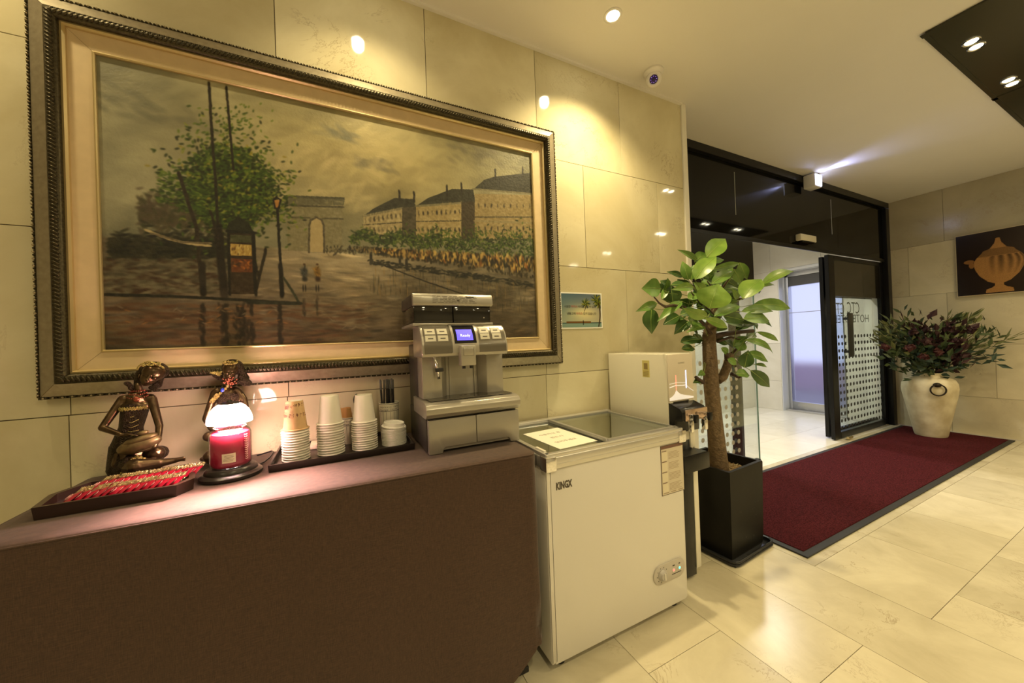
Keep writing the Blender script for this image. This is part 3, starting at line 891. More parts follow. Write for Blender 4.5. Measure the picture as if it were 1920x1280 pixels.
    poly([(514, 378), (526, 378), (524, 392), (517, 392)], (.62, .44, .22), tex=.05); line([(514, 378), (520, 373), (527, 378), (524, 393), (517, 393), (514, 378)], 1.2, (.10, .08, .06))
    # kerb of the pavement, its dark mirror in the wet
    line([(204, 553), (330, 556), (460, 563), (562, 569)], 2.2, (.10, .10, .07)); line([(562, 569), (545, 540), (533, 522)], 1.8, (.17, .19, .13)); line([(562, 569), (470, 567)], 3.0, (.13, .14, .10))
    for px, w_, n_ in ((424, 7, 60), (384, 4, 36), (456, 12, 90), (527, 3.5, 46), (475, 4, 30)):
        for k in range(n_):
            X, Y = uv(px+r.normal()*w_*.6, 570+r.random()*76); stroke(X, Y, 6, 2.6, PI/2+r.normal()*.25, (.12, .10, .075), .5)
    for k in range(50):
        X, Y = uv(215+r.random()*340, 572+r.random()*40); stroke(X, Y, 5, 1.6, r.normal()*.5, [(.52, .36, .18), (.46, .42, .34), (.40, .34, .26)][r.integers(3)], .6)
    # couple walking away
    for px, c1, c2 in ((571, (.20, .21, .20), (.13, .13, .12)), (595, (.42, .32, .14), (.17, .12, .08))):
        X, Y = uv(px, 497); stroke(X, Y, 2.6, 2.4, 0, (.24, .17, .10), .95)
        X, Y = uv(px, 511); stroke(X, Y, 11, 7, PI/2, c1, .95)
        for k in range(16): stroke(X+r.normal()*3, Y+r.normal()*6, 4, 1.5, 1.2+r.normal()*.4, np.array(c1)*(.6+.9*r.random()), .8)
        X, Y = uv(px+1, 524); stroke(X, Y, 6, 5.5, PI/2, c2, .95)
        for dx_ in (-2.5, 3): X, Y = uv(px+dx_*.8, 541); stroke(X, Y, 8, 1.5, PI/2, (.12, .11, .09), .95)
        for k in range(20): X, Y = uv(px+r.normal()*1.6, 556+r.random()*34); stroke(X, Y, 5, 1.6, PI/2, (.18, .16, .12), .4)
    for k in range(30):
        X, Y = uv(600+r.random()*90, 560+r.random()*60); stroke(X, Y, 7, 1.6, r.normal()*.3, (.50, .46, .36), .35)
    bl = (img+np.roll(img, 1, 0)+np.roll(img, -1, 0)+np.roll(img, 1, 1)+np.roll(img, -1, 1))/5; img[:] = .35*img+.65*bl
    return np.clip(img, .015, .95)

pic = canvas_picture()
pig = attr_mat('oil_paint', .42, .25)
pigment_sheet('canvas', (PX0, YW-.022, PZ0), (1, 0, 0), (0, 0, 1), PX1-PX0, PZ1-PZ0, pic**1.0, pig, pw)

gold_m = mat('champagne_leaf', (.36, .315, .225), .36, metal=.6, noise_amt=.12, noise_scale=60)
carve_m = mat('carved_dark_gold', (.060, .050, .028), .36, metal=.75, noise_amt=.5, noise_scale=150)
bead_m = mat('bead_gold', (.36, .31, .20), .38, metal=.7)
liner_m = mat('linen_liner', (.60, .47, .28), .7, noise_amt=.05, noise_scale=25)
lip_m = mat('gold_lip', (.62, .50, .26), .3, metal=.6)
def moulding(prof, m, name):
    """profile of (offset outward, distance from wall) swept round the opening with mitred corners"""
    b = MB(); n = len(prof); vs = []
    for (cx, cz, sx, sz) in ((PX0, PZ0, -1, -1), (PX1, PZ0, 1, -1), (PX1, PZ1, 1, 1), (PX0, PZ1, -1, 1)):
        for o_, d_ in prof: vs.append((cx+sx*o_, YW-d_, cz+sz*o_))
    fs = []
    for k in range(4):
        a_, c_ = k*n, ((k+1) % 4)*n
        for i in range(n-1): fs.append((a_+i, c_+i, c_+i+1, a_+i+1))
    b.faces(vs, fs)
    return b
moulding([(0, .018), (0, .030), (.003, .034), (.007, .032), (.008, .027)], lip_m, 'x').build('inner_lip', lip_m, pw)
moulding([(.007, .020), (.007, .028), (.066, .031), (.067, .02)], liner_m, 'x').build('liner', liner_m, pw)
moulding([(.066, .022), (.066, .040), (.071, .047), (.077, .045), (.079, .04)], lip_m, 'x').build('inner_lip', lip_m, pw)
moulding([(.145, .002), (.152, .018), (.150, .036), (.109, .056), (.104, .050)], gold_m, 'x').build('frame', gold_m, pw)
b = moulding([(.076, .03), (.077, .047), (.084, .062), (.094, .067), (.104, .062), (.110, .050), (.110, .03)], carve_m, 'x')
def along(off, step):
    x0, x1, z0, z1 = PX0-off, PX1+off, PZ0-off, PZ1+off
    nx, nz = int((x1-x0)/step), int((z1-z0)/step)
    for i in range(nx):
        x = x0+(i+.5)*(x1-x0)/nx; yield x, z0, 'x', -1; yield x, z1, 'x', 1
    for i in range(nz):
        z = z0+(i+.5)*(z1-z0)/nz; yield x0, z, 'z', -1; yield x1, z, 'z', 1
for x, z, a_, s_ in along(.093, .0125):
    ang = .9
    if a_ == 'x': b.ell((x, YW-.064, z+s_*.000), (.0042, .006, .0135), (0, .55*s_, 0), 1)
    else: b.ell((x, YW-.064, z), (.0135, .006, .0042), (0, -.55*s_, 0), 1)
b.build('carved_band', carve_m, pw, 60)
b = moulding([(.146, .002), (.158, .012), (.158, .030), (.150, .037), (.146, .03)], carve_m, 'x')
for x, z, a_, s_ in along(.154, .011): b.ell((x, YW-.035, z), (.0042, .006, .0042) if 1 else 0, (0, 0, 0), 1)
b.bm.faces.ensure_lookup_table()
b.build('beaded_edge', bead_m if False else carve_m, pw, 60)
b = MB()
for x, z, a_, s_ in along(.154, .022): b.ell((x, YW-.0385, z), (.0038, .005, .0038), (0, 0, 0), 1)
b.build('gilt_beads', bead_m, pw, 60)
# mitre seams of the flat
seam = mat('mitre_seam', (.16, .12, .06), .7)
b = MB()
for sx, sz, cx, cz in ((-1, -1, PX0, PZ0), (1, -1, PX1, PZ0), (1, 1, PX1, PZ1), (-1, 1, PX0, PZ1)):
    b.tube([(cx+sx*.110, YW-.0557, cz+sz*.110), (cx+sx*.149, YW-.0367, cz+sz*.149)], .0008, 5)
    b.tube([(cx+sx*.008, YW-.0282, cz+sz*.008), (cx+sx*.066, YW-.0310, cz+sz*.066)], .0004, 5)
b.build('mitre_seams', seam, pw)

# ------------------------------------------------------------------ beach notice by the painting
def beach(W=150, H=110):
    yy, xx = np.mgrid[0:H, 0:W].astype(np.float32); u = xx/W; v = yy/H
    r = np.random.default_rng(3)
    sky = np.stack([.30+.34*v+.06*u, .40+.27*v, .46+.10*v], -1)
    cl = np.exp(-(((u-.55)/.35)**2+((v-.55)/.22)**2))[..., None]*np.array([.30, .24, .08]); img = sky+cl
    sea = v > .86; img[sea] = np.array([.47, .58, .54])
    hor = np.abs(v-.865) < .012; img[hor] = (.20, .30, .30)
    isl = (v > .81) & (v < .87) & (u > .1) & (u < .72); img[isl] = np.array([.42, .30, .17])
    sm = (np.abs(u-.52) < .012) & (v > .79) & (v < .92); img[sm] = (.12, .10, .08)
    def st(x, y, ln, wd, a, c, al=.9):
        dx, dy = xx-x, yy-y; p = dx*math.cos(a)+dy*math.sin(a); q = -dx*math.sin(a)+dy*math.cos(a)
        m = np.clip(1.5-((p/ln)**2+(q/wd)**2), 0, 1)[..., None]*al; img[:] = img*(1-m)+np.array(c)*m
    for cx, cy, R_ in ((.60, .27, 16), (.88, .14, 20), (.93, .26, 18)):
        for k in range(15):
            a = k/15*2*PI+r.random()*.3
            st(cx*W+math.cos(a)*R_*.55, cy*H+math.sin(a)*R_*.5+abs(math.cos(a))*2, R_*.6, 1.8, a+.3, [(.30, .34, .12), (.50, .50, .16), (.16, .22, .12)][k % 3], .85)
    for k in range(30): st(W*(.93+.03*math.sin(k/8)), H*(.28+k*.024), 3, 2.2, PI/2, (.22, .17, .12), .8)
    for k in range(12): st(W*(.62-.006*k), H*(.34+k*.016), 2, 1.0, PI/2, (.28, .22, .15), .7)
    return np.clip(img, 0, 1)
t = empty('beach_notice', (1.339, YW, 1.36), 'small laminated notice with palm beach picture right of the painting', 'poster')
MB().box(1.186, 1.498, YW-.0025, YW-.0005, 1.362, 1.581).build('backing', mat('laminate', (.85, .85, .80), .25), t)
pm = attr_mat('printed_film', .2)
pigment_sheet('print', (1.194, YW-.0032, 1.370), (1, 0, 0), (0, 0, 1), .296, .203, beach(), pm, t)
ink_b = mat('ink_black', (.012, .012, .02), .4); ink_r = mat('ink_red', (.35, .02, .02), .4)
def notice_line(words, x0, z, size):
    x = x0
    for wd, m in words:
        o = lettering(wd, size, m, face_y(x, YW-.0036, z), t, 'lettering', align='LEFT', extrude=.0002)
        wdt = max(v.co.x for v in o.data.vertices)-min(v.co.x for v in o.data.vertices) if len(o.data.vertices) else size*len(wd)*.8
        x += wdt+size*.32
notice_line([('시원한', ink_b), ('아이스', ink_r), ('커피를', ink_b), ('드실 수', ink_b), ('있게', ink_b)], 1.212, 1.494, .0168)
notice_line([('냉동고에', ink_b), ('아이스', ink_r), ('컵이', ink_b), ('있습니다', ink_b)], 1.228, 1.452, .0180)

# ------------------------------------------------------------------ far picture of a stone urn
def urn_picture(W=240, H=190):
    yy, xx = np.mgrid[0:H, 0:W].astype(np.float32); u = xx/W; v = yy/H
    img = np.zeros((H, W, 3), np.float32)+np.array([.105, .055, .035]); img += (u*.06)[..., None]
    r = np.random.default_rng(9)
    cx = .42
    def half(v):
        # silhouette half-width by height
        pts = [(.12, .0), (.13, .03), (.2, .05), (.28, .12), (.31, .22), (.34, .24), (.40, .31), (.46, .355), (.52, .365), (.60, .34), (.70, .28), (.80, .16), (.835, .065), (.87, .06), (.90, .11), (.925, .19), (.975, .20), (.98, 0)]
        return np.interp(v, [p[0] for p in pts], [p[1] for p in pts])
    hw = half(v)*.67; ins = (np.abs(u-cx) < hw) & (v > .12) & (v < .98)
    s = (u-cx)/np.maximum(hw, 1e-3)
    flute = .5+.5*np.sin(np.arcsin(np.clip(s, -1, 1))*16)
    zone = ((v > .40) & (v < .70)).astype(np.float32)*np.clip((u-.28)*9, 0, 1)
    col = np.stack([.60+0*u, .44+0*u, .26+0*u], -1)*(1-.55*flute*zone*np.clip(1-(v-.4)/.32, 0, 1))[..., None]
    band = (v > .28) & (v < .40); col[band] *= .75
    col *= (1+r.normal(0, .05, (H, W, 1)))
    img[ins] = col[ins]
    h1 = (((u-.13)/.055)**2+((v-.45)/.032)**2 < 1) | (((u-.155)/.028)**2+((v-.51)/.05)**2 < 1); img[h1] = np.array([.50, .35, .20])
    h1 = (((u-.71)/.055)**2+((v-.45)/.032)**2 < 1); img[h1] = np.array([.50, .35, .20])
    return np.clip(img, 0, 1)
t = empty('urn_picture', (XW, 1.11, 1.64), 'frameless dark print of a fluted stone urn on the far marble wall', 'picture')
MB().box(XW-.034, XW-.001, .75, 1.476, 1.642, 2.368, .002).build('panel', mat('panel_edge', (.62, .52, .34), .4), t)
pigment_sheet('print', (XW-.0348, 1.470, 1.648), (0, -1, 0), (0, 0, 1), .714, .714, urn_picture(200, 200), pm, t)

# ------------------------------------------------------------------ buffet table under a brown cloth
TZ = .88
def cloth_material():
    m = bpy.data.materials.new('brown_tablecloth'); m.use_nodes = True
    nt = m.node_tree; b = nt.nodes['Principled BSDF']; L = nt.links.new
    g = N(nt, 'ShaderNodeNewGeometry'); mp = N(nt, 'ShaderNodeMapping'); L(g.outputs['Position'], mp.inputs['Vector']); mp.inputs['Scale'].default_value = (60, 60, 900)
    n1 = N(nt, 'ShaderNodeTexNoise'); L(mp.outputs[0], n1.inputs['Vector']); n1.inputs['Scale'].default_value = 1; n1.inputs['Detail'].default_value = 3
    mp2 = N(nt, 'ShaderNodeMapping'); L(g.outputs['Position'], mp2.inputs['Vector']); mp2.inputs['Scale'].default_value = (900, 900, 60)
    n2 = N(nt, 'ShaderNodeTexNoise'); L(mp2.outputs[0], n2.inputs['Vector']); n2.inputs['Scale'].default_value = 1; n2.inputs['Detail'].default_value = 3
    ad = N(nt, 'ShaderNodeMath', operation='ADD'); L(n1.outputs['Fac'], ad.inputs[0]); L(n2.outputs['Fac'], ad.inputs[1])
    mr = N(nt, 'ShaderNodeMapRange'); L(ad.outputs[0], mr.inputs['Value']); mr.inputs['From Min'].default_value = .7; mr.inputs['From Max'].default_value = 1.3; mr.inputs['To Min'].default_value = .6; mr.inputs['To Max'].default_value = 1.45
    sc = N(nt, 'ShaderNodeVectorMath', operation='SCALE'); sc.inputs[0].default_value = (.055, .029, .018); L(mr.outputs['Result'], sc.inputs['Scale'])
    L(sc.outputs['Vector'], b.inputs['Base Color'])
    b.inputs['Roughness'].default_value = .85; b.inputs['Sheen Weight'].default_value = .12; b.inputs['Sheen Roughness'].default_value = .5
    bp = N(nt, 'ShaderNodeBump'); bp.inputs['Strength'].default_value = .35; bp.inputs['Distance'].default_value = .001; L(ad.outputs[0], bp.inputs['Height']); L(bp.outputs['Normal'], b.inputs['Normal'])
    return m
cloth_m = cloth_material()
TX0, TX1 = -.785, .652
YF0, YF1 = 1.222, 1.158         # front edge at the left and right ends
def perim():
    """outline of the top: back-left, along the left end, the front, the right end, back-right"""
    pts = []
    rc = .035
    def front(x): return YF0+(YF1-YF0)*(x-TX0)/(TX1-TX0)
    n = 14
    for i in range(n): pts.append((TX0, YW-.006+(front(TX0)+rc-(YW-.006))*i/n, -1, 0))
    for i in range(8):
        a = PI+PI/2*i/8; pts.append((TX0+rc+rc*math.cos(a), front(TX0)+rc+rc*math.sin(a), math.cos(a), math.sin(a)))
    for i in range(90):
        x = TX0+rc+(TX1-TX0-2*rc)*i/90; pts.append((x, front(x), 0, -1))
    for i in range(8):
        a = -PI/2+PI/2*i/8; pts.append((TX1-rc+rc*math.cos(a), front(TX1)+rc+rc*math.sin(a), math.cos(a), math.sin(a)))
    for i in range(n+1): pts.append((TX1, front(TX1)+rc+((YW-.006)-front(TX1)-rc)*i/n, 1, 0))
    return pts
P_ = perim(); nP = len(P_)
vs, fs = [], []
rowsz = [(.30, 0.0), (.62, 0), (.93, .0), (.985, -.0006), (1.0, -.004)]
cxm, cym = (TX0+TX1)/2, YW-.006
ring0 = []
for s, dz in rowsz:
    for (x, y, nx, ny) in P_:
        X = cxm+(x-cxm)*s if s < .93 else cxm+(x-cxm)*(1-(1-s)*.6)
        Y = cym+(y-cym)*s if s < .93 else cym+(y-cym)*(1-(1-s)*1.0)
        vs.append((X, Y, TZ+dz))
zs = [.868, .855, .83, .79, .74, .68, .6, .5, .4, .3, .2, .11, .035]
for z in zs:
    for i, (x, y, nx, ny) in enumerate(P_):
        h = (TZ-z)
        if ny < -.9: out = .004+.010*h*math.sin(x*5.2+1.0)+.006*h*math.sin(x*17+z*3)+.010*h
        else: out = .003+.004*h*math.sin(y*12)+.003*h
        out += .0022*noise.noise(Vector((x*9, y*9, z*7)))*min(1, h*6)
        if z > .85: out = .0045 if z < .86 else .004
        zz = z
        if z < .12:     # the hem curls up towards the right corner
            k = max(0, (x-.33)/.33); zz = z+.16*k**2.2 if ny < -.3 else z+(.16 if x > 0 else 0)
        elif z < .31: k = max(0, (x-.33)/.33); zz = z+.05*k**2.2
        vs.append((x+nx*out, y+ny*out, zz))
R_ = len(rowsz)+len(zs)
for a in range(R_-1):
    for i in range(nP-1): fs.append((a*nP+i, a*nP+i+1, (a+1)*nP+i+1, (a+1)*nP+i))
ct = len(vs); vs.append((cxm, cym, TZ))
for i in range(nP-1): fs.append((ct, i+1, i))
cl = MB().faces(vs, fs).build('tablecloth', cloth_m, smooth='all', origin=(cxm, 1.45, 0))
tag(cl, 'fitted brown woven tablecloth covering the long buffet table below the painting', 'tablecloth')
sd = MB()
sd.tube([(x+nx*.0015, y+ny*.0015, TZ-.006) for (x, y, nx, ny) in P_], .0030, 6)
sd.build('piping', cloth_m, cl, 'all')
tb = empty('buffet_table', (cxm, 1.48, 0), 'buffet table hidden under the brown cloth, one dark foot showing beside the freezer', 'table')
dw = mat('dark_wood', (.035, .020, .012), .4)
MB().box(TX0+.02, TX1-.02, YF0+.03, YW-.012, TZ-.034, TZ-.004, .003).build('tabletop', dw, tb)
for lx, ly in ((TX0+.05, 1.30), (TX0+.05, 1.71), (TX1-.045, 1.272), (TX1-.045, 1.71)):
    lg = MB().box(lx-.022, lx+.022, ly-.022, ly+.022, .02, TZ-.034, .003).build('leg', dw, tb)
    MB().box(lx-.026, lx+.026, ly-.026, ly+.026, 0, .022, .004).build('foot', black_matte, lg)

# ------------------------------------------------------------------ ice cream chest freezer
FX0, FX1, FY0, FY1, FZ = .706, 1.478, 1.186, 1.728, .850
fw = mat('freezer_white', (.70, .68, .63), .22, coat=.3)
alu = mat('satin_aluminium', (.68, .67, .64), .28, metal=.75)
fz = empty('chest_freezer', ((FX0+FX1)/2, (FY0+FY1)/2, 0), 'white chest freezer with sliding glass top, standing right of the buffet table', 'freezer')
b = MB()
zb = .035
b.prism([(FY0+.01, zb), (FY0, zb+.012), (FY0, .79), (FY1, .79), (FY1, zb)], FX0+.002, FX0+.02, 'x')
b.box(FX0+.012, FX1-.012, FY0, FY0+.03, zb, .795, .006)
b.box(FX0, FX0+.03, FY0+.006, FY1, zb, .795, .004); b.box(FX1-.03, FX1, FY0+.006, FY1, zb, .795, .004)
b.box(FX0+.02, FX1-.02, FY1-.03, FY1, zb, .795, .002); b.box(FX0+.02, FX1-.02, FY0+.02, FY1-.02, zb, .12)
b.build('cabinet', fw, fz, 40)
b = MB()      # inner tub, floor raised to brighten the view through the lids
i0, i1, j0, j1 = FX0+.075, FX1-.075, FY0+.075, FY1-.075
b.box(i0-.012, i0, j0, j1, .68, .80); b.box(i1, i1+.012, j0, j1, .68, .80); b.box(i0, i1, j0-.012, j0, .68, .80); b.box(i0, i1, j1, j1+.012, .68, .80); b.box(i0, i1, j0, j1, .67, .68)
for q in range(5): b.box(i0, i1, j1-.004, j1, .70+q*.02, .704+q*.02); b.box(i1-.004, i1, j0, j1, .70+q*.02, .704+q*.02)
b.build('inner_tub', mat('tub_liner', (.76, .76, .68), .3), fz, 30)
b = MB()      # aluminium rim
for (x0, x1, y0, y1) in ((FX0-.004, FX1+.006, FY0-.010, FY0+.075), (FX0-.004, FX1+.006, FY1-.06, FY1+.004)): b.box(x0, x1, y0, y1, .793, .838, .004)
for (x0, x1, y0, y1) in ((FX0-.004, FX0+.075, FY0+.06, FY1-.05), (FX1-.07, FX1+.006, FY0+.06, FY1-.05)): b.box(x0, x1, y0, y1, .793, .838, .004)
b.box(FX0+.004, FX1-.002, FY0-.004, FY0+.020, .836, .852, .003); b.box(FX0+.002, FX0+.022, FY0, FY1-.02, .836, .852, .003)
b.box(FX1-.020, FX1, FY0, FY1-.02, .836, .852, .003); b.box(FX0, FX1, FY1-.045, FY1-.005, .834, .862, .003)
b.box(FX0+.02, FX1-.02, FY0-.0125, FY0-.009, .806, .812)
b.build('rim', alu, fz, 30)
for cx_ in (FX0-.006, FX1-.040):
    MB().box(cx_, cx_+.050, FY0-.014, FY0+.040, .785, .842, .006).build('corner_cap', chrome, fz, 30)
lidg = glass_mat('lid_glass', (.90, .93, .86), .85, .03)
lf = mat('lid_frame', (.38, .37, .35), .3, metal=.6)
XD = 1.040
def lid(x0, x1, z, name):
    o = MB().box(x0, x1, FY0+.024, FY1-.048, z, z+.004).build(name, lidg, fz)
    return o
l1 = lid(FX0+.024, XD, .842, 'sliding_lid'); l2 = lid(XD-.01, FX1-.03, .850, 'sliding_lid')
MB().box(XD-.016, XD+.004, FY0+.022, FY1-.046, .846, .862, .003).build('lid_frame', lf, l2)
MB().box(XD-.004, FX1-.018, FY0+.020, FY0+.030, .846, .860, .002).box(XD-.004, FX1-.018, FY1-.052, FY1-.044, .846, .862, .002).box(FX1-.036, FX1-.026, FY0+.02, FY1-.046, .846, .860, .002).build('lid_frame', lf, l2)
MB().box(FX0+.020, XD, FY0+.018, FY0+.026, .840, .850, .002).box(FX0+.018, FX0+.027, FY0+.02, FY1-.046, .840, .850, .002).box(FX0+.02, XD, FY1-.054, FY1-.046, .84, .852).build('lid_frame', lf, l1)
MB().box(FX0+.012, FX0+.024, FY0+.03, FY0+.10, .850, .858, .002).build('lid_grip', mat('lid_grip', (.70, .66, .56), .3), l1)
# badge, label sheet, control panel
lettering('KINGX', .040, mat('dark_chrome', (.10, .09, .08), .15, metal=.9), face_y(.786, FY0-.0006, .720), fz, 'badge', .0012, bold=.0012, xscale=.60)
sh = MB().box(1.324, 1.474, FY0-.0014, FY0-.0002, .555, .786).build('label_sheet', mat('sheet_edge', (.10, .07, .05), .4), fz)
MB().box(1.327, 1.471, FY0-.0020, FY0-.0013, .558, .783).build('sheet_face', mat('sheet_face', (.62, .56, .44), .35), sh)
MB().box(1.327, 1.471, FY0-.0025, FY0-.0019, .770, .783).build('sheet_header', mat('sheet_brown', (.16, .08, .06), .4), sh)
b = MB(); b2 = MB()
for k in range(4):
    z0 = .716-k*.049
    b.box(1.330, 1.366, FY0-.0025, FY0-.0019, z0, z0+.040); b2.box(1.330, 1.360, FY0-.0028, FY0-.0022, z0+.042, z0+.045)
b.bm.free(); b2.bm.free()
for k in range(4):
    z0 = .716-k*.049
    MB().box(1.330, 1.366, FY0-.0025, FY0-.0019, z0, z0+.040).build('sheet_picture', mat('sheet_pale', (.72, .66, .50), .4), sh)
    MB().box(1.330, 1.360, FY0-.0028, FY0-.0022, z0+.042, z0+.045).build('sheet_heading', MATS['sheet_brown'], sh)
b = MB()
for k in range(4):
    z0 = .716-k*.049
    for q in range(6):
        b.box(1.374, 1.374+.085*(.7+.3*random.random()), FY0-.0024, FY0-.0019, z0+.004+q*.006, z0+.0058+q*.006)
for q in range(3): b.box(1.335+q*.048, 1.368+q*.048, FY0-.0024, FY0-.0019, .563, .567)
b.build('sheet_text', mat('sheet_text', (.38, .30, .20), .5), sh)
def pill(x0, x1, z0, z1, y0, y1, n=10):
    r = (z1-z0)/2; zc = (z0+z1)/2; pts = []
    for i in range(n+1): a = -PI/2+PI*i/n; pts.append((x1-r+r*math.cos(a), zc+r*math.sin(a)))
    for i in range(n+1): a = PI/2+PI*i/n; pts.append((x0+r+r*math.cos(a), zc+r*math.sin(a)))
    return MB().prism(pts, y0, y1, 'y', .002)
pn = pill(1.247, 1.452, .160, .248, FY0-.006, FY0+.001).build('control_panel', mat('panel_grey', (.50, .47, .42), .35), fz, 40)
kz, kx = .203, 1.300
Mk = Matrix.Translation((kx, FY0-.006, kz)) @ Matrix.Rotation(PI/2, 4, 'X')
kn = MB().lathe([(.026, 0), (.026, .004), (.021, .008), (.019, .014), (.017, .016), (0, .016)], M=Mk, seg=28).build('dial', mat('dial_grey', (.46, .44, .41), .3), pn, 40)
MB().box(kx-.003, kx+.003, FY0-.026, FY0-.021, kz-.015, kz+.015, .001, M=None).build('dial_ridge', mat('dial_ridge', (.75, .72, .66), .3), kn)
b = MB()
for k in range(7): a = .6+k*.65; b.disc((kx+.033*math.cos(a), FY0-.006, kz+.033*math.sin(a)), .0022, 'y', 8, .0006)
b.build('dial_marks', letter_m, pn)
for lx, c_, nm in ((1.374, (1, .12, .10), 'red'), (1.413, (.10, 1, .55), 'green')):
    lt = MB().disc((lx, FY0-.006, .203), .0085, 'y', 18, .001).build('lamp_bezel', mat('bezel', (.7, .68, .64), .3), pn)
    MB().ball((lx, FY0-.0075, .203), (.0055, .002, .0055), 2).build('indicator_lamp', mat('led_'+nm, c_, .3, emit=c_, estr=2.2), lt, 'all', label=nm+' indicator lamp')
MB().box(1.368, 1.382, FY0-.0068, FY0-.006, .222, .226).box(1.408, 1.418, FY0-.0068, FY0-.006, .222, .226).box(1.362, 1.424, FY0-.0068, FY0-.006, .184, .1865).build('panel_marks', letter_m, pn)
for fx, fy in ((FX0+.06, FY0+.05), (FX1-.06, FY0+.05), (FX0+.06, FY1-.05), (FX1-.06, FY1-.05)):
    MB().lathe([(.022, 0), (.022, .012), (.010, .016), (.010, zb+.003)], (fx, fy, 0), 16).build('foot', black_matte, fz, 40)
# notice lying on the left glass lid
sp = empty('paper_notice', (.90, 1.385, .848), 'sheet of white paper with three short lines of print lying on the freezer lid', 'paper')
A = [at(977.5, 812, 'z', .8475), at(1040.5, 798.5, 'z', .8475), at(1117, 824.5, 'z', .8475), at(1037.5, 839.5, 'z', .8475)]
A = [(.795, 1.520), (.990, 1.560), (1.020, 1.235), (.822, 1.212)]
A = [(.790, 1.530), (.998, 1.545), (1.012, 1.248), (.806, 1.232)]
MB().prism(A, .8465, .8473, 'z').build('sheet', mat('white_paper', (.82, .79, .68), .6), sp)
gray_ink = mat('grey_ink', (.16, .13, .09), .6)
for s, yy_, sz in (('사용하신 후', 1.462, .026), ('반드시', 1.398, .026), ('닫아주세요', 1.325, .026)):
    lettering(s, sz, gray_ink, Matrix.Translation((.900, yy_, .8474)) @ Matrix.Rotation(.06, 4, 'Z'), sp, 'lettering', .0001)

# ------------------------------------------------------------------ water dispenser
DX0, DX1, DY0, DY1 = 1.515, 1.705, 1.290, 1.735
dp = empty('water_dispenser', (1.61, 1.5, 0), 'slim cream water purifier with chrome taps, between the freezer and the potted tree', 'water dispenser')
dw_m = mat('purifier_cream', (.74, .71, .60), .20, coat=.4)
dfront = mat('purifier_front', (.66, .60, .50), .16, coat=.5)
blk = mat('purifier_black', (.012, .012, .012), .2, spec=.3)
MB().box(DX0, DX1, DY0+.006, DY1, .74, 1.203, .006).build('upper_body', dw_m, dp, 30)
fr = MB().box(DX0+.002, DX1-.002, DY0-.002, DY0+.007, .955, 1.200, .003).build('front_panel', dfront, dp, 30)
# printed mountain with thin horizon lines and light strips
pr = MB()
mp_ = [(DX0+.005, .975), (DX0+.03, .985), (DX0+.045, .998), (DX0+.055, 1.014), (DX0+.064, 1.004), (DX0+.085, .990), (DX0+.13, .980), (DX1-.005, .970), (DX1-.005, .962), (DX0+.005, .962)]
pr.prism(mp_, DY0-.0035, DY0-.002, 'y').build('mountain_print', mat('print_white', (.86, .84, .80), .3, emit=(1, .93, .85), estr=.35), fr)
b = MB()
b.tube([(DX0+.006, DY0-.003, 1.030), (DX0+.05, DY0-.003, 1.037), (DX0+.10, DY0-.003, 1.034), (DX1-.06, DY0-.003, 1.034), (DX1-.03, DY0-.003, 1.012), (DX1-.006, DY0-.003, 1.000)], .0022, 6)
b.tube([(DX0+.006, DY0-.003, 1.048), (DX0+.06, DY0-.003, 1.052), (DX1-.055, DY0-.003, 1.046)], .0011, 6)
b.build('horizon_lines', MATS['print_white'], fr)
MB().box(DX0+.053, DX0+.0568, DY0-.0036, DY0-.002, 1.012, 1.090).build('light_strip', mat('strip_red', (1, .3, .2), .3, emit=(1, .22, .14), estr=1.3), fr, label='thin red light strip')
MB().box(DX1-.060, DX1-.056, DY0-.0036, DY0-.002, 1.018, 1.112).build('light_strip', mat('strip_blue', (.5, .6, 1), .3, emit=(.55, .62, 1), estr=3.0), fr, label='thin blue light strip')
lettering('COWAY', .013, mat('logo_grey', (.30, .27, .22), .4), face_y(DX0+.100, DY0-.0025, 1.152), fr, 'logo', .0002)
b = MB(); b.prism([(DY0-.075, .915), (DY0-.06, .93), (DY0+.005, .952), (DY0+.005, .80), (DY0-.03, .80), (DY0-.032, .865), (DY0-.075, .87)], DX0+.002, DX1-.004, 'x', .002)
b.build('tap_housing', blk, dp, 30)
MB().box(DX0+.02, DX1-.006, DY0-.082, DY0-.074, .868, .925, .004).build('tap_plate', mat('rose_metal', (.78, .60, .50), .15, metal=.9), dp, 30)
for tx in (DX0+.045, DX1-.042):
    tp = MB().box(tx-.013, tx+.013, DY0-.112, DY0-.078, .873, .905, .003).build('tap', chrome, dp, 30)
    MB().box(tx-.012, tx+.012, DY0-.126, DY0-.112, .866, .906, .003).build('tap_lever', blk, tp, 30)
    MB().box(tx-.011, tx+.011, DY0-.100, DY0-.078, .815, .873, .004).build('tap_spout', chrome, tp, 30)
MB().box(DX0+.004, DX0+.03, DY0-.002, DY0+.01, .70, .955, .002).box(DX1-.040, DX1-.004, DY0-.002, DY0+.008, .70, .955, .002).build('front_pillar', dw_m, dp, 30)
MB().box(DX0+.02, DX1-.02, DY0+.008, DY0+.03, .66, .96).build('recess_back', mat('recess_dark', (.05, .055, .06), .3), dp)
MB().box(DX0+.004, DX1+.006, DY0-.075, DY0+.02, .607, .690, .004).build('drip_tray', blk, dp, 30)
MB().box(DX0+.015, DX1-.006, DY0-.068, DY0+.0, .690, .693).build('drip_grille', mat('grille', (.05, .05, .05), .3, metal=.6), dp)
MB().box(DX0, DX1+.018, DY0+.03, DY1, .018, .742, .004).build('lower_cabinet', dw_m, dp, 30)
MB().box(DX0+.02, DX1-.018, DY0+.008, DY0+.032, .018, .607, .002).build('lower_panel', blk, dp, 30)
MB().box(DX1-.018, DX1+.018, DY0+.006, DY0+.032, .05, .607, .002).build('side_strip', dw_m, dp, 30)
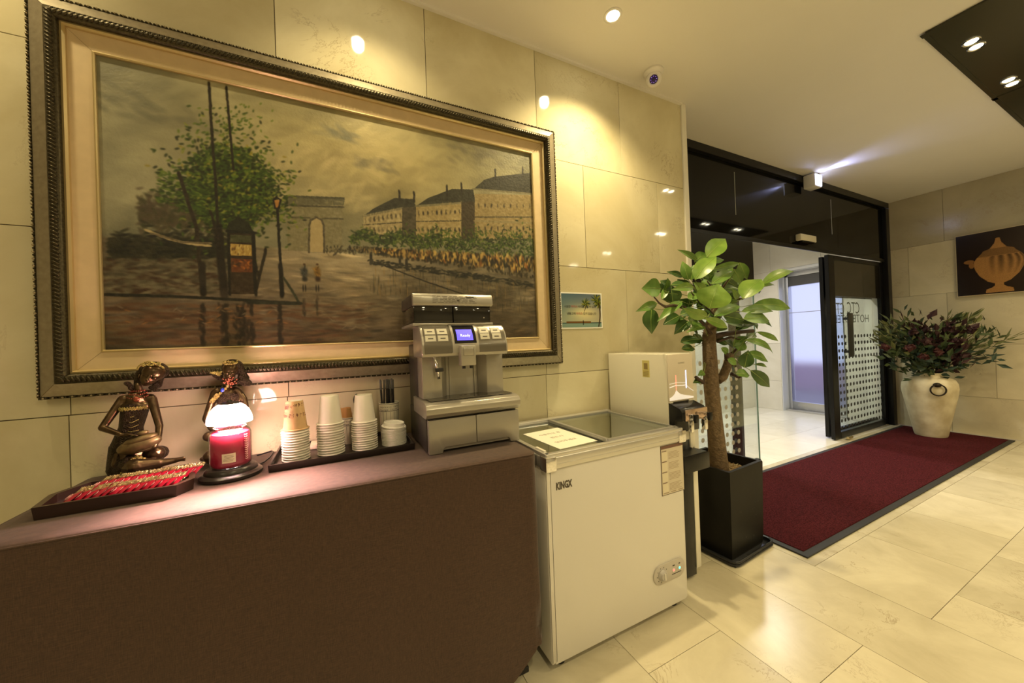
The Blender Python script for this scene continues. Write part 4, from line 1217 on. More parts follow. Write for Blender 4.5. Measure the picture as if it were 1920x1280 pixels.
for fx, fy in ((DX0+.03, DY0+.05), (DX1-.025, DY0+.05), (DX0+.03, DY1-.04), (DX1-.025, DY1-.04)):
    MB().lathe([(.018, 0), (.018, .02)], (fx, fy, 0), 16).build('foot', black_matte, dp, 40)
sk = MB().box(DX0-.0012, DX0+.001, 1.408, 1.458, 1.075, 1.167).build('rating_sticker', mat('sticker_yellow', (.66, .58, .22), .4), dp)
b = MB(); b.box(DX0-.0018, DX0-.0010, 1.420, 1.446, 1.118, 1.152)
for q in range(5): b.box(DX0-.0018, DX0-.0010, 1.414, 1.452, 1.082+q*.006, 1.0845+q*.006)
b.build('sticker_print', mat('sticker_print', (.30, .22, .08), .5), sk)

# ------------------------------------------------------------------ potted rubber tree
pt_c = Vector((2.125, 1.465, 0)); rot = math.radians(4)
tray_m = mat('tray_black', (.022, .023, .026), .22)
tr_ = empty('plant_saucer', (pt_c.x, pt_c.y, 0), 'square black plastic saucer under the black plant pot', 'saucer')
Mr = Matrix.Translation(pt_c) @ Matrix.Rotation(rot, 4, 'Z')
b = MB(); b.box(-.208, .208, -.208, .208, .001, .010, .003, M=Mr)
q = .212
ring = []
for k in range(4):
    for i in range(7):
        a = PI*1.5+k*PI/2 + (PI/2)*i/6 - PI/2
        sx = [(-1, -1), (1, -1), (1, 1), (-1, 1)][k]
        ring.append(Mr @ Vector((sx[0]*(q-.04)+.04*math.cos(a-PI/2+PI/2), sx[1]*(q-.04)+.04*math.sin(a), .026)))
b.tube(ring+[ring[0]], .007, 8)
b.tube([p+Vector((0, 0, -.014)) for p in ring+[ring[0]]], .008, 8)
b.build('dish', tray_m, tr_, 40)
pot = empty('plant_pot', (pt_c.x, pt_c.y, 0), 'tall square matt black plant pot holding the tree beside the entrance mat', 'plant pot')
b = MB(); vs, fs = [], []
def sq(h, z): return [Mr @ Vector((sx*h, sy*h, z)) for sx, sy in ((-1, -1), (1, -1), (1, 1), (-1, 1))]
rings = [sq(.168, .012), sq(.172, .06), sq(.180, .505), sq(.178, .512), sq(.160, .512), sq(.158, .44)]
for rg in rings: vs += rg
for k in range(len(rings)-1):
    for i in range(4): fs.append((k*4+i, k*4+(i+1) % 4, k*4+4+(i+1) % 4, k*4+4+i))
fs.append((3, 2, 1, 0)); fs.append((20, 21, 22, 23))
b.faces(vs, fs); bmesh.ops.bevel(b.bm, geom=[e for e in b.bm.edges if e.calc_face_angle(0) > .6], offset=.004, segments=2, affect='EDGES')
pp = b.build('pot_body', mat('pot_black', (.010, .0095, .008), .48, spec=.25, noise_amt=.25, noise_scale=6), pot, 40)
b = MB()
for k in range(14):
    s = random.random(); z = .08+random.random()*.25
    if k < 9: p = Mr @ Vector((-.14+.30*s, -.1765-.0015*z*6, z))
    else: p = Mr @ Vector((.1765, -.1+.2*s, z))
    b.ell(p, (.004*(.4+random.random()), .0008, .0015*(.5+random.random())), (0, random.random()*3, 0), 1)
b.build('scuffs', mat('scuff', (.11, .10, .08), .7), pp)
gv = MB(); gv2 = MB()
gv.box(-.157, .157, -.157, .157, .43, .452, M=Mr)
for k in range(1100):
    x, y = random.uniform(-.15, .15), random.uniform(-.15, .15)
    p = Mr @ Vector((x, y, .452+random.random()*.008))
    (gv if k % 3 else gv2).ell(p, (.007*(.5+random.random()*.6), .005*(.6+random.random()*.5), .004), (random.random(), random.random(), random.random()*3), 1)
gm_ = tag(gv.build('gravel', mat('gravel_brown', (.30, .20, .09), .8, noise_amt=.5, noise_scale=90), pot), kind='stuff')
tag(gv2.build('gravel', mat('gravel_pale', (.52, .44, .28), .8), pot), kind='stuff')

bark = mat('bark', (.135, .092, .050), .8, noise_amt=.35, noise_scale=45, bump=.7, bump_scale=90)
stub_m = mat('dark_branch', (.060, .035, .025), .6, bump=.4, bump_scale=80)
tree = empty('rubber_tree', (pt_c.x, pt_c.y, .45), 'small rubber plant tree with thick brown trunk and broad green leaves', 'potted tree')
def T(px, py, y=1.45): return at(px, py, 'y', y)
b = MB()
tp_ = [T(1349, 890, 1.44), T(1347, 868, 1.44), T(1341, 800, 1.45), T(1336, 750, 1.46), T(1333, 715, 1.46), T(1331, 670, 1.46), T(1329, 630, 1.46), T(1336, 596, 1.46), T(1345, 565, 1.45), T(1350, 545, 1.45)]
b.tube(tp_, [.060, .054, .046, .043, .044, .041, .038, .030, .022, .014], 18)
for k in range(26):   # leaf scars round the trunk
    i = random.random()*5.5; j = int(i); p = tp_[j+1].lerp(tp_[j+2], i-j); 
    a = random.random()*2*PI; b.ell(p+Vector((math.cos(a)*.038, math.sin(a)*.038, 0)), (.012, .012, .003), (0, 0, 0), 1)
b.tube([T(1345, 712, 1.45), T(1356, 705, 1.44), T(1362, 690, 1.43), T(1367, 674, 1.42), T(1371, 664, 1.42)], [.030, .028, .026, .024, .018], 12)
b.build('trunk', bark, tree, 'all')
MB().tube([T(1366, 686, 1.42), T(1373, 683, 1.41), T(1378, 686, 1.41)], [.013, .010, .009], 10).build('branch', stub_m, tree, 'all'); MB().tube([T(1364, 672, 1.42), T(1362, 664, 1.41)], [.018, .013], 10).build('branch', stub_m, tree, 'all')
MB().tube([T(1318, 716, 1.44), T(1311, 712, 1.43), T(1305, 707, 1.42)], [.014, .010, .010], 10).build('branch', stub_m, tree, 'all')
MB().tube([T(1335, 632, 1.45), T(1355, 627, 1.43), T(1380, 623, 1.41), T(1412, 620, 1.39)], [.020, .017, .013, .012], 12).build('branch', stub_m, tree, 'all')
for pts in ([(1335, 628), (1318, 606), (1300, 588), (1285, 577)], [(1340, 600), (1358, 580), (1372, 560)], [(1345, 570), (1340, 545), (1326, 527)], [(1285, 577), (1262, 572), (1247, 575), (1236, 568), (1226, 556)], [(1336, 590), (1312, 566), (1296, 548)], [(1352, 545), (1362, 530), (1372, 515)], [(1366, 668), (1380, 655), (1392, 640)], [(1372, 560), (1392, 560), (1402, 555)], [(1370, 700), (1385, 708), (1396, 702)], [(1345, 640), (1370, 632), (1395, 638)]):
    n = len(pts); MB().tube([T(x, y, 1.44-.03*i) for i, (x, y) in enumerate(pts)], [.011-.008*i/(n-1) for i in range(n)], 8).build('branch', stub_m, tree, 'all')


def leaf_mat(name, c, c2):
    m = bpy.data.materials.new(name); m.use_nodes = True; nt = m.node_tree; b = nt.nodes['Principled BSDF']; L = nt.links.new
    g = N(nt, 'ShaderNodeNewGeometry'); n = N(nt, 'ShaderNodeTexNoise'); n.inputs['Scale'].default_value = 14; L(g.outputs['Position'], n.inputs['Vector'])
    cr = N(nt, 'ShaderNodeValToRGB'); cr.color_ramp.elements[0].position = .38; cr.color_ramp.elements[1].position = .65
    cr.color_ramp.elements[0].color = (*c, 1); cr.color_ramp.elements[1].color = (*c2, 1); L(n.outputs['Fac'], cr.inputs['Fac']); L(cr.outputs['Color'], b.inputs['Base Color'])
    b.inputs['Roughness'].default_value = .34; b.inputs['Subsurface Weight'].default_value = 0
    return m
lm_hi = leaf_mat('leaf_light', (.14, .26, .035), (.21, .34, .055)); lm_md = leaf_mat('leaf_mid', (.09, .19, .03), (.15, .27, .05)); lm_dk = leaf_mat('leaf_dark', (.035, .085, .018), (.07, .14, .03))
rib_m = mat('leaf_rib', (.30, .40, .10), .4)
petiole_m = mat('petiole', (.16, .22, .05), .5)
def leaf_geo(b, rb, base, tip, width, face, curl=.12, fold=.18, n=9, droop=.0):
    """broad leaf from base to tip, its upper side towards 'face'; width across"""
    base, tip = Vector(base), Vector(tip); ax = tip-base; Ln = ax.length; t = ax.normalized()
    nn = Vector(face); nn = (nn-t*nn.dot(t)); nn = nn.normalized() if nn.length > 1e-4 else t.orthogonal().normalized()
    s = t.cross(nn); vs = []; m = 5
    for i in range(n+1):
        u = i/n
        w = width*.5*(math.sin(PI*u**.80)**.80)*(1-.35*max(0, u-.6)/.4) if 0 < u < 1 else .0008
        c = base+ax*u+nn*(curl*Ln*math.sin(PI*u)) - Vector((0, 0, droop*Ln*u*u))
        for j in range(m):
            v = (j/(m-1))*2-1
            vs.append(c+s*(w*v)+nn*(fold*w*abs(v)**1.4)+nn*(.035*w*math.sin(u*17+v*3)))
    fs = [(i*m+j, i*m+j+1, (i+1)*m+j+1, (i+1)*m+j) for i in range(n) for j in range(m-1)]
    k = len(vs)
    vs2 = [v-nn*.0007 for v in vs]
    fs2 = [(a+k, d+k, c+k, b_+k) for (a, b_, c, d) in fs]
    b.faces(vs+vs2, fs+fs2)
    rb.tube([vs[i*m+2]+nn*.0006 for i in range(n+1)], [.0016*(1-.7*i/n) for i in range(n+1)], 5)
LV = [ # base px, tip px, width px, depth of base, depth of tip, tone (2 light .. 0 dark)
((1325, 482), (1360, 445), 27, 1.40, 1.38, 2), ((1303, 524), (1343, 478), 26, 1.34, 1.30, 2), ((1308, 488), (1270, 466), 9, 1.45, 1.48, 1),
((1302, 490), (1326, 474), 18, 1.46, 1.42, 1), ((1291, 525), (1279, 488), 15, 1.44, 1.46, 1), ((1296, 525), (1301, 495), 16, 1.46, 1.46, 1),
((1280, 519), (1250, 508), 9, 1.50, 1.53, 0), ((1239, 541), (1203, 539), 28, 1.50, 1.54, 1), ((1230, 533), (1240, 548), 16, 1.57, 1.56, 0), ((1254, 540), (1238, 525), 16, 1.55, 1.57, 0),
((1241, 561), (1253, 535), 10, 1.53, 1.55, 1), ((1262, 569), (1258, 533), 26, 1.52, 1.52, 0), ((1300, 538), (1258, 541), 13, 1.36, 1.36, 2),
((1323, 549), (1300, 528), 15, 1.36, 1.38, 2), ((1330, 578), (1347, 530), 46, 1.27, 1.24, 2), ((1334, 532), (1377, 506), 17, 1.40, 1.36, 1),
((1334, 506), (1388, 490), 11, 1.42, 1.38, 1), ((1376, 504), (1391, 532), 14, 1.36, 1.36, 1), ((1387, 492), (1401, 522), 15, 1.34, 1.34, 1),
((1393, 560), (1428, 521), 31, 1.30, 1.27, 2), ((1428, 533), (1488, 505), 16, 1.32, 1.28, 2), ((1425, 538), (1452, 533), 8, 1.34, 1.32, 2),
((1412, 571), (1482, 574), 19, 1.32, 1.30, 1), ((1390, 584), (1449, 580), 15, 1.30, 1.28, 1), ((1394, 598), (1442, 598), 23, 1.28, 1.28, 1),
((1339, 593), (1388, 571), 17, 1.28, 1.28, 1), ((1356, 592), (1395, 599), 17, 1.32, 1.30, 0), ((1322, 597), (1364, 612), 13, 1.27, 1.27, 2),
((1325, 594), (1280, 575), 17, 1.26, 1.28, 2), ((1279, 565), (1232, 600), 14, 1.42, 1.44, 1), ((1232, 568), (1192, 582), 13, 1.52, 1.56, 1),
((1222, 578), (1222, 624), 24, 1.55, 1.57, 0), ((1274, 592), (1243, 607), 18, 1.44, 1.47, 0), ((1292, 602), (1264, 625), 18, 1.40, 1.42, 0), ((1284, 598), (1268, 604), 14, 1.45, 1.46, 0),
((1322, 613), (1287, 621), 12, 1.36, 1.36, 1), ((1300, 626), (1313, 643), 13, 1.50, 1.50, 0), ((1278, 654), (1303, 653), 12, 1.52, 1.52, 0), ((1340, 636), (1364, 645), 14, 1.46, 1.44, 0),
((1419, 622), (1459, 637), 8, 1.36, 1.34, 1), ((1397, 637), (1449, 659), 13, 1.34, 1.32, 1), ((1401, 662), (1440, 676), 15, 1.34, 1.33, 1), ((1407, 694), (1443, 723), 18, 1.34, 1.33, 0),
((1380, 701), (1405, 702), 15, 1.38, 1.36, 1), ((1396, 689), (1403, 655), 20, 1.36, 1.34, 0), ((1416, 683), (1438, 687), 6, 1.35, 1.34, 1), ((1384, 657), (1396, 640), 16, 1.38, 1.36, 1),
((1312, 715), (1299, 717), 9, 1.44, 1.43, 0), ((1320, 697), (1308, 703), 9, 1.46, 1.44, 1), ((1364, 673), (1381, 683), 11, 1.38, 1.36, 1),
((1375, 650), (1402, 628), 13, 1.40, 1.38, 1), ((1380, 618), (1408, 608), 13, 1.36, 1.34, 0), ((1360, 603), (1400, 610), 15, 1.38, 1.36, 0),
((1355, 560), (1378, 545), 14, 1.44, 1.42, 1), ((1290, 560), (1310, 552), 16, 1.40, 1.38, 1), ((1296, 574), (1272, 560), 14, 1.46, 1.48, 0),
((1310, 505), (1340, 520), 14, 1.46, 1.42, 1), ((1290, 540), (1270, 522), 16, 1.50, 1.52, 0), ((1305, 566), (1330, 556), 14, 1.42, 1.40, 0),
((1360, 525), (1385, 540), 12, 1.46, 1.44, 0), ((1376, 574), (1360, 556), 15, 1.40, 1.38, 1), ((1384, 560), (1372, 540), 10, 1.36, 1.34, 2), ((1352, 652), (1366, 664), 10, 1.42, 1.42, 1)]
lf_rng = random.Random(4)
for (bp_, tp2, w_, y0, y1, tn) in LV:
    B, Tt = at(*bp_, 'y', y0), at(*tp2, 'y', y1)
    dep = (B-Vector((0, 0, CAMZ))).dot(CF)
    b, rb = MB(), MB()
    fc = (Vector((0, 0, CAMZ))-B).normalized()+Vector((lf_rng.uniform(-.35, .35), lf_rng.uniform(-.3, .3), lf_rng.uniform(.0, .5)))
    leaf_geo(b, rb, B, Tt, w_*dep/FPX*1.28, fc, .06+.05*lf_rng.random(), .22, droop=.04)
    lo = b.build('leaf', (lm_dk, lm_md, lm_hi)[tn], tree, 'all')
    # petiole back to the crown
    home = T(1340, 575) if bp_[1] < 612 else (T(1372, 668, 1.42) if bp_[0] > 1350 else T(1330, 640, 1.46))
    rb.build('leaf_rib', rib_m, lo)
    dirv = (home-B)
    e_ = B+dirv.normalized()*min(dirv.length, .13)
    MB().tube([B, B.lerp(e_, .5)+Vector((0, 0, -.01)), e_], [.0018, .0018, .0022], 5).build('petiole', petiole_m, lo)
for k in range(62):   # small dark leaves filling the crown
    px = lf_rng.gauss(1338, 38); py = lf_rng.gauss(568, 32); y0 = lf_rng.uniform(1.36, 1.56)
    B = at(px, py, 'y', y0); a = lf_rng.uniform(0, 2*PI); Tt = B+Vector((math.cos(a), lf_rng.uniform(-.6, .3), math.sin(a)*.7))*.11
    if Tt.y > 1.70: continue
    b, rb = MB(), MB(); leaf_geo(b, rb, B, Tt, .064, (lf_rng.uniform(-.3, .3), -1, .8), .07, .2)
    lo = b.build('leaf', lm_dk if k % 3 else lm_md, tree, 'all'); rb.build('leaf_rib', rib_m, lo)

# ------------------------------------------------------------------ big clay urn with a dark bouquet
U0 = Vector((6.27, 1.62, .016))
urn = empty('clay_urn', U0, 'large cream clay urn with an iron ring handle in the far corner of the mat', 'urn')
um = bpy.data.materials.new('urn_clay'); um.use_nodes = True
nt = um.node_tree; ub = nt.nodes['Principled BSDF']
g = N(nt, 'ShaderNodeNewGeometry'); n_ = N(nt, 'ShaderNodeTexNoise'); n_.inputs['Scale'].default_value = 7; n_.inputs['Detail'].default_value = 6; nt.links.new(g.outputs['Position'], n_.inputs['Vector'])
cr = N(nt, 'ShaderNodeValToRGB'); cr.color_ramp.elements[0].position = .3; cr.color_ramp.elements[1].position = .72; cr.color_ramp.elements[0].color = (.50, .42, .26, 1); cr.color_ramp.elements[1].color = (.78, .72, .54, 1)
nt.links.new(n_.outputs['Fac'], cr.inputs['Fac']); nt.links.new(cr.outputs['Color'], ub.inputs['Base Color']); ub.inputs['Roughness'].default_value = .6
SU = .68
prof = [(0, 0), (.190, 0), (.200, .02), (.225, .12), (.262, .26), (.300, .40), (.326, .50), (.334, .56), (.326, .615), (.295, .662), (.240, .690), (.205, .700), (.198, .712), (.212, .728), (.214, .738), (.198, .742), (.180, .735), (.176, .70), (.20, .66), (.0, .64)]
prof = [(r_*SU if z_ < .68 else r_*SU*.88, z_) for r_, z_ in prof]
MB().lathe(prof, U0, 48).build('urn_body', um, urn, 50)
iron = mat('iron', (.03, .022, .016), .5, metal=.6)
v = (Vector((0, 0, 0))-U0); v.z = 0; ang0 = math.atan2(v.y, v.x)
ang = ang0+.28   # handle sits a little left of the front
def on_urn(a, z, r): return U0+Vector((math.cos(a)*r, math.sin(a)*r, z))
for aa in (ang, ang+PI):
    c_ = on_urn(aa, .618, .325*SU); out = Vector((math.cos(aa), math.sin(aa), 0)); side = Vector((-math.sin(aa), math.cos(aa), 0))
    hb = MB().ball(c_, (.036, .036, .026), 2).build('ring_mount', iron, urn, 'all')
    MB().tube([c_+out*.022+side*(.060*math.cos(k*2*PI/24))+Vector((0, 0, -.055+.062*math.sin(k*2*PI/24))) for k in range(25)], .0075, 8).build('ring_handle', iron, hb, 'all')
bq = empty('foliage_bouquet', U0+Vector((0, 0, .66)), 'bushy bouquet of dark green leaves and burgundy blooms standing in the clay urn', 'bouquet')
fr_ = random.Random(21)
mouth = U0+Vector((0, 0, .70))
gm1 = mat('bouquet_green', (.055, .085, .030), .6); gm2 = mat('bouquet_olive', (.17, .19, .075), .6); gm3 = mat('burgundy_bloom', (.040, .012, .016), .6); gm4 = mat('bouquet_teal', (.035, .065, .045), .6)
red_m = mat('red_bloom', (.060, .012, .012), .6)
def small_leaf(b, p, d, ln, w):
    d = d.normalized(); s = d.cross(Vector((fr_.uniform(-1, 1), fr_.uniform(-1, 1), fr_.uniform(-1, 1)))).normalized(); nn = d.cross(s)
    q1 = p+d*ln*.45+s*w+nn*w*.3; q2 = p+d*ln*.45-s*w+nn*w*.3
    b.faces([p, q1, p+d*ln, q2, p+d*ln*.45-nn*.001], [(0, 1, 4), (1, 2, 4), (2, 3, 4), (3, 0, 4)])
def spray(end, m, n, ln, w, spread=.10, start=.35, thick=.006):
    a = mouth+Vector((fr_.uniform(-.06, .06), fr_.uniform(-.06, .06), -.02)); e = mouth+end
    mid = a.lerp(e, .5)+Vector((0, 0, .08))
    pts = [a, a.lerp(mid, .6), mid, mid.lerp(e, .6), e]
    st = MB().tube(pts, [thick, thick, thick*.8, thick*.6, thick*.3], 6).build('stem', stub_m, bq, 'all')
    b = MB()
    for k in range(int(n*1.15)):
        t = start+(1-start)*fr_.random(); j = min(3, int(t*4)); p = pts[j].lerp(pts[j+1], t*4-j)
        p = p+Vector((fr_.gauss(0, 1), fr_.gauss(0, 1), fr_.gauss(0, 1)))*spread*.45
        if p.x > XW-.10: p.x = XW-.10
        if p.y > YD-.08: p.y = YD-.08
        d = (pts[j+1]-pts[j]).normalized()+Vector((fr_.uniform(-1, 1), fr_.uniform(-1, 1), fr_.uniform(-.8, .9)))*.9
        l_ = ln*(.6+.8*fr_.random())
        if p.z < mouth.z+.03 and k % 3: continue
        q_ = p+d.normalized()*l_
        if q_.x > XW-.04 or q_.y > YD-.05: d = -d
        small_leaf(b, p, d, l_, w*(.6+.6*fr_.random()))
    b.build('foliage', m, st)
UD = U0.dot(CF)
def PT(px, py, y):
    d = (px-960)*CR + (640-py)*CU + FPX*CF
    p = Vector((0, 0, CAMZ)) + d*((UD+(y-1.55)*.8)/FPX)
    if p.x > 6.58: p = at(px, py, 'x', 6.58)
    if p.y > YD-.12: p = at(px, py, 'y', YD-.12)
    return p
def E(px, py, y): return PT(px, py, y)-mouth
for (px, py, y, m, n, ln, w, sp_) in [
    (1650, 632, 1.62, gm2, 40, .12, .020, .12), (1662, 622, 1.72, gm2, 42, .12, .022, .14), (1676, 610, 1.75, gm2, 42, .12, .022, .16), (1690, 598, 1.72, gm3, 22, .10, .008, .12),
    (1668, 655, 1.60, gm1, 36, .10, .024, .14), (1700, 612, 1.70, gm1, 60, .10, .024, .20), (1720, 618, 1.60, gm3, 80, .08, .030, .18), (1730, 612, 1.55, gm3, 50, .07, .028, .12),
    (1745, 622, 1.55, gm1, 60, .10, .02, .20), (1700, 640, 1.50, gm4, 70, .09, .03, .22), (1755, 640, 1.50, gm3, 90, .09, .03, .22), (1785, 612, 1.45, gm3, 60, .08, .03, .16),
    (1810, 600, 1.42, gm1, 44, .11, .020, .14), (1828, 596, 1.38, gm2, 20, .13, .022, .08), (1800, 622, 1.40, gm2, 40, .11, .020, .18), (1838, 618, 1.36, gm1, 34, .11, .018, .12),
    (1780, 592, 1.46, gm2, 8, .12, .014, .05), (1892, 634, 1.20, gm2, 16, .14, .016, .05), (1862, 630, 1.28, gm1, 30, .10, .018, .10), (1866, 668, 1.28, gm4, 44, .10, .018, .13),
    (1775, 660, 1.45, gm3, 80, .09, .028, .18), (1740, 660, 1.46, gm1, 90, .09, .03, .22), (1715, 668, 1.50, gm4, 80, .09, .028, .20), (1760, 685, 1.45, gm4, 70, .08, .024, .18), (1725, 690, 1.48, gm1, 60, .08, .024, .18),
    (1795, 690, 1.42, gm1, 14, .08, .018, .07), (1680, 640, 1.56, gm1, 50, .11, .024, .18)]:
    spray(E(px, py, y), m, n, ln, w, sp_)
for (px, py, y) in [(1732, 668, 1.36), (1757, 660, 1.34), (1706, 652, 1.4), (1660, 650, 1.55), (1820, 618, 1.32), (1738, 640, 1.36), (1712, 622, 1.42), (1780, 615, 1.34), (1795, 640, 1.34)]:
    c_ = PT(px, py, y-.1); b = MB()
    for k in range(16):
        d = Vector((fr_.gauss(0, 1), fr_.gauss(0, 1), fr_.gauss(0, 1))).normalized(); small_leaf(b, c_, d, .055, .028)
    b.ball(c_, .03, 2); b.build('bloom', red_m if px in (1732, 1757, 1706, 1660) else gm3, bq)

# ------------------------------------------------------------------ coffee machine
silver = mat('machine_silver', (.42, .40, .35), .30, metal=.55)
silver_d = mat('machine_grey', (.30, .285, .25), .30, metal=.5)
side_b = mat('machine_side', (.045, .040, .036), .35)
hop = mat('hopper_black', (.012, .011, .010), .06, coat=.5)
cm = empty('coffee_machine', (.48, 1.53, TZ), 'silver coffee machine with glowing blue screen, on the right end of the tablecloth', 'coffee machine')
bx0, bx1, by0, byb = .294, .672, 1.338, 1.680
MB().box(bx0-.004, bx1, by0+.02, byb, TZ+.006, 1.030, .005).build('base_cabinet', side_b, cm, 30)
def door(x0, x1, arch_from_left):
    zt, zb_, za = 1.010, TZ+.002, .903
    if arch_from_left: pts = [(x0, zb_), (x0, zt), (x1, zt), (x1, za), (x0+.062, za), (x0+.055, za-.006), (x0+.050, zb_)]
    else: pts = [(x0, za), (x0, zt), (x1, zt), (x1, zb_), (x1-.040, zb_), (x1-.045, za-.006), (x1-.052, za)]
    return MB().prism(pts, by0-.004, by0+.022, 'y', .002)
door(bx0, .4825, True).build('door', silver, cm, 30); door(.4845, bx1, False).build('door', silver, cm, 30)
MB().box(.35, .63, by0+.004, by0+.02, TZ+.012, .902).build('kick_plate', silver_d, cm)
# drip tray with a rounded nose
pr_ = [(1.314, 1.026), (1.306, 1.036), (1.306, 1.056), (1.316, 1.070), (1.340, 1.077), (1.55, 1.080), (1.55, 1.018), (1.33, 1.018)]
dt = MB().prism(pr_, bx0-.012, bx1-.003, 'x', .002).build('drip_tray', silver, cm, 40)
MB().box(bx0+.01, bx1-.02, 1.345, 1.50, 1.0795, 1.082, .001).build('drip_grille', mat('drip_grille', (.20, .19, .17), .2, metal=.8), dt)
b = MB()
for k in range(4): b.ell((.45+.025*k, 1.42+.008*(k % 2), 1.0822), (.009, .006, .0008), (0, 0, .3), 1)
b.build('coffee_stain', mat('coffee_stain', (.05, .035, .02), .2), dt)
# middle body: two pillars and a recess
MB().box(bx0-.002, bx1-.03, 1.50, byb, 1.03, 1.30, .004).build('rear_body', side_b, cm, 30)
MB().prism([(.294, 1.412), (.372, 1.412), (.402, 1.455), (.402, 1.52), (.294, 1.52)], 1.080, 1.262, 'z', .003).build('left_pillar', silver, cm, 30)
MB().prism([(.646, 1.420), (.570, 1.420), (.540, 1.455), (.540, 1.52), (.646, 1.52)], 1.080, 1.262, 'z', .003).build('right_pillar', silver, cm, 30)
MB().box(.400, .545, 1.462, 1.50, 1.080, 1.262, .002).box(.415, .419, 1.456, 1.464, 1.082, 1.262, .001).box(.525, .529, 1.456, 1.464, 1.082, 1.262, .001).build('recess_panel', mat('recess_panel', (.42, .40, .35), .4, metal=.4), cm, 30)
# curved control head
def headprof(g=0.0):
    return [(1.352-g, 1.246-g), (1.347-g, 1.262), (1.350-g, 1.295), (1.362-g, 1.330), (1.382-g, 1.358), (1.402, 1.370+g)]
hp = headprof()
MB().prism([(1.52, 1.246)]+hp+[(1.52, 1.372)], .283, .640, 'x', .004).build('head', silver, cm, 50)
hp2 = headprof(.003)
def strip(x0, x1, lo, hi, g, m, name, par, thick=.003):
    """plate lying on the curved head between two heights (0 bottom .. 1 top)"""
    base = headprof(g)
    zs_ = [p[1] for p in base]; ys_ = [p[0] for p in base]
    n = 8; vs = []; fs = []
    for i in range(n+1):
        z = zs_[0]+(zs_[-1]-zs_[0])*(lo+(hi-lo)*i/n); y = float(np.interp(z, zs_, ys_))
        vs += [(x0, y, z), (x1, y, z), (x0, y+thick, z), (x1, y+thick, z)]
    for i in range(n):
        a = i*4; c = a+4
        fs += [(a, a+1, c+1, c), (a, c, c+2, a+2), (a+1, a+3, c+3, c+1), (a+2, c+2, c+3, a+3)]
    fs += [(0, 2, 3, 1), (n*4, n*4+1, n*4+3, n*4+2)]
    return MB().faces(vs, fs).build(name, m, par, 40)
fas = mat('fascia_grey', (.19, .175, .145), .22, metal=.55, coat=.3)
f1 = strip(.292, .398, .12, .93, .003, fas, 'fascia', cm); f2 = strip(.512, .632, .12, .93, .003, fas, 'fascia', cm)
bt = mat('button_cream', (.62, .60, .50), .3)
tiny = mat('tiny_print', (.06, .05, .04), .5)
def button(x, z0, par):
    o = strip(x-.0195, x+.0195, z0, z0+.155, .0055, bt, 'button', par)
    strip(x-.0215, x+.0215, z0-.018, z0+.173, .0042, silver_d, 'button_frame', o, .002)
    strip(x-.010, x+.010, z0+.06, z0+.09, .0062, tiny, 'button_print', o, .0004)
for x in (.318, .366): button(x, .50, f1); button(x, .70, f1)
for x in (.541, .593): button(x, .52, f2); button(x, .71, f2)
sc = strip(.400, .510, .16, .97, .008, silver, 'screen_bezel', cm, .010)
strip(.410, .500, .42, .93, .0095, mat('screen_glass', (.008, .008, .012), .08), 'screen_glass', sc, .003)
scr = strip(.421, .487, .50, .80, .0105, mat('screen_blue', (.06, .05, .5), .3, emit=(.13, .10, 1.0), estr=1.6), 'display', sc, .001)
yz = float(np.interp(1.328, [p[1] for p in hp], [p[0] for p in hp]))-.0135
lettering('Ready', .017, mat('screen_white', (.8, .8, 1), .4, emit=(.75, .78, 1), estr=1.2), face_y(.455, yz-.0004, 1.327, -.42), scr, 'lettering', .0002)
MB().box(.4255, .4870, 1.318, 1.356, 1.208, 1.288, .005).build('coffee_spout', mat('spout_grey', (.40, .38, .32), .3, metal=.3), cm, 30)
sp_o = [o for o in cm.children if o.name.startswith('coffee_spout')][0]
MB().box(.435, .478, 1.3155, 1.319, 1.248, 1.280, .003).box(.443, .470, 1.3145, 1.3165, 1.270, 1.274).build('spout_slide', silver, sp_o, 30)
MB().lathe([(.007, 0), (.007, .014)], (.441, 1.337, 1.197), 12).lathe([(.007, 0), (.007, .014)], (.472, 1.337, 1.197), 12).build('nozzle', black_satin, sp_o, 40)
sw = MB().tube([(.334, 1.395, 1.262), (.338, 1.383, 1.240), (.345, 1.378, 1.215), (.350, 1.377, 1.160)], .0062, 12).build('steam_wand', chrome, cm, 'all')
MB().box(.338, .368, 1.366, 1.388, 1.188, 1.203, .003).build('wand_grip', black_satin, sw, 30)
lettering('Saeco', .0165, tiny, face_y(.338, 1.3455, 1.272, 0.0), f1, 'logo', .0003, bold=.0004)
MB().ell((.3085, 1.3462, 1.2725), (.0042, .001, .0045), (0, 0, 0), 2).build('logo_mark', mat('logo_red', (.30, .02, .03), .4), f1)
lettering('Aulika Top', .012, tiny, face_y(.600, 1.3455, 1.274, 0.0), f2, 'lettering', .0003)
# hoppers and silver lid
MB().box(.262, .600, 1.402, 1.674, 1.370, 1.381, .003).build('hopper_base', silver, cm, 30)
MB().box(.268, .4255, 1.408, 1.672, 1.381, 1.450, .004).build('hopper', hop, cm, 30); MB().box(.4275, .592, 1.408, 1.672, 1.381, 1.450, .004).build('hopper', hop, cm, 30)
MB().lathe([(.003, 0), (.003, .003)], M=Matrix.Translation((.560, 1.408, 1.402)) @ Matrix.Rotation(PI/2, 4, 'X'), seg=10).build('catch', chrome, cm)
lidp = [(1.396, 1.449), (1.392, 1.456), (1.394, 1.484), (1.402, 1.497), (1.410, 1.4995), (1.416, 1.500), (1.416, 1.449)]
MB().box(.266, .596, 1.415, 1.676, 1.450, 1.499, .004).build('hopper_cover', side_b, cm, 30)
ld = MB().prism(lidp, .264, .598, 'x', .003).build('hopper_lid', silver, cm, 40)
b = MB()
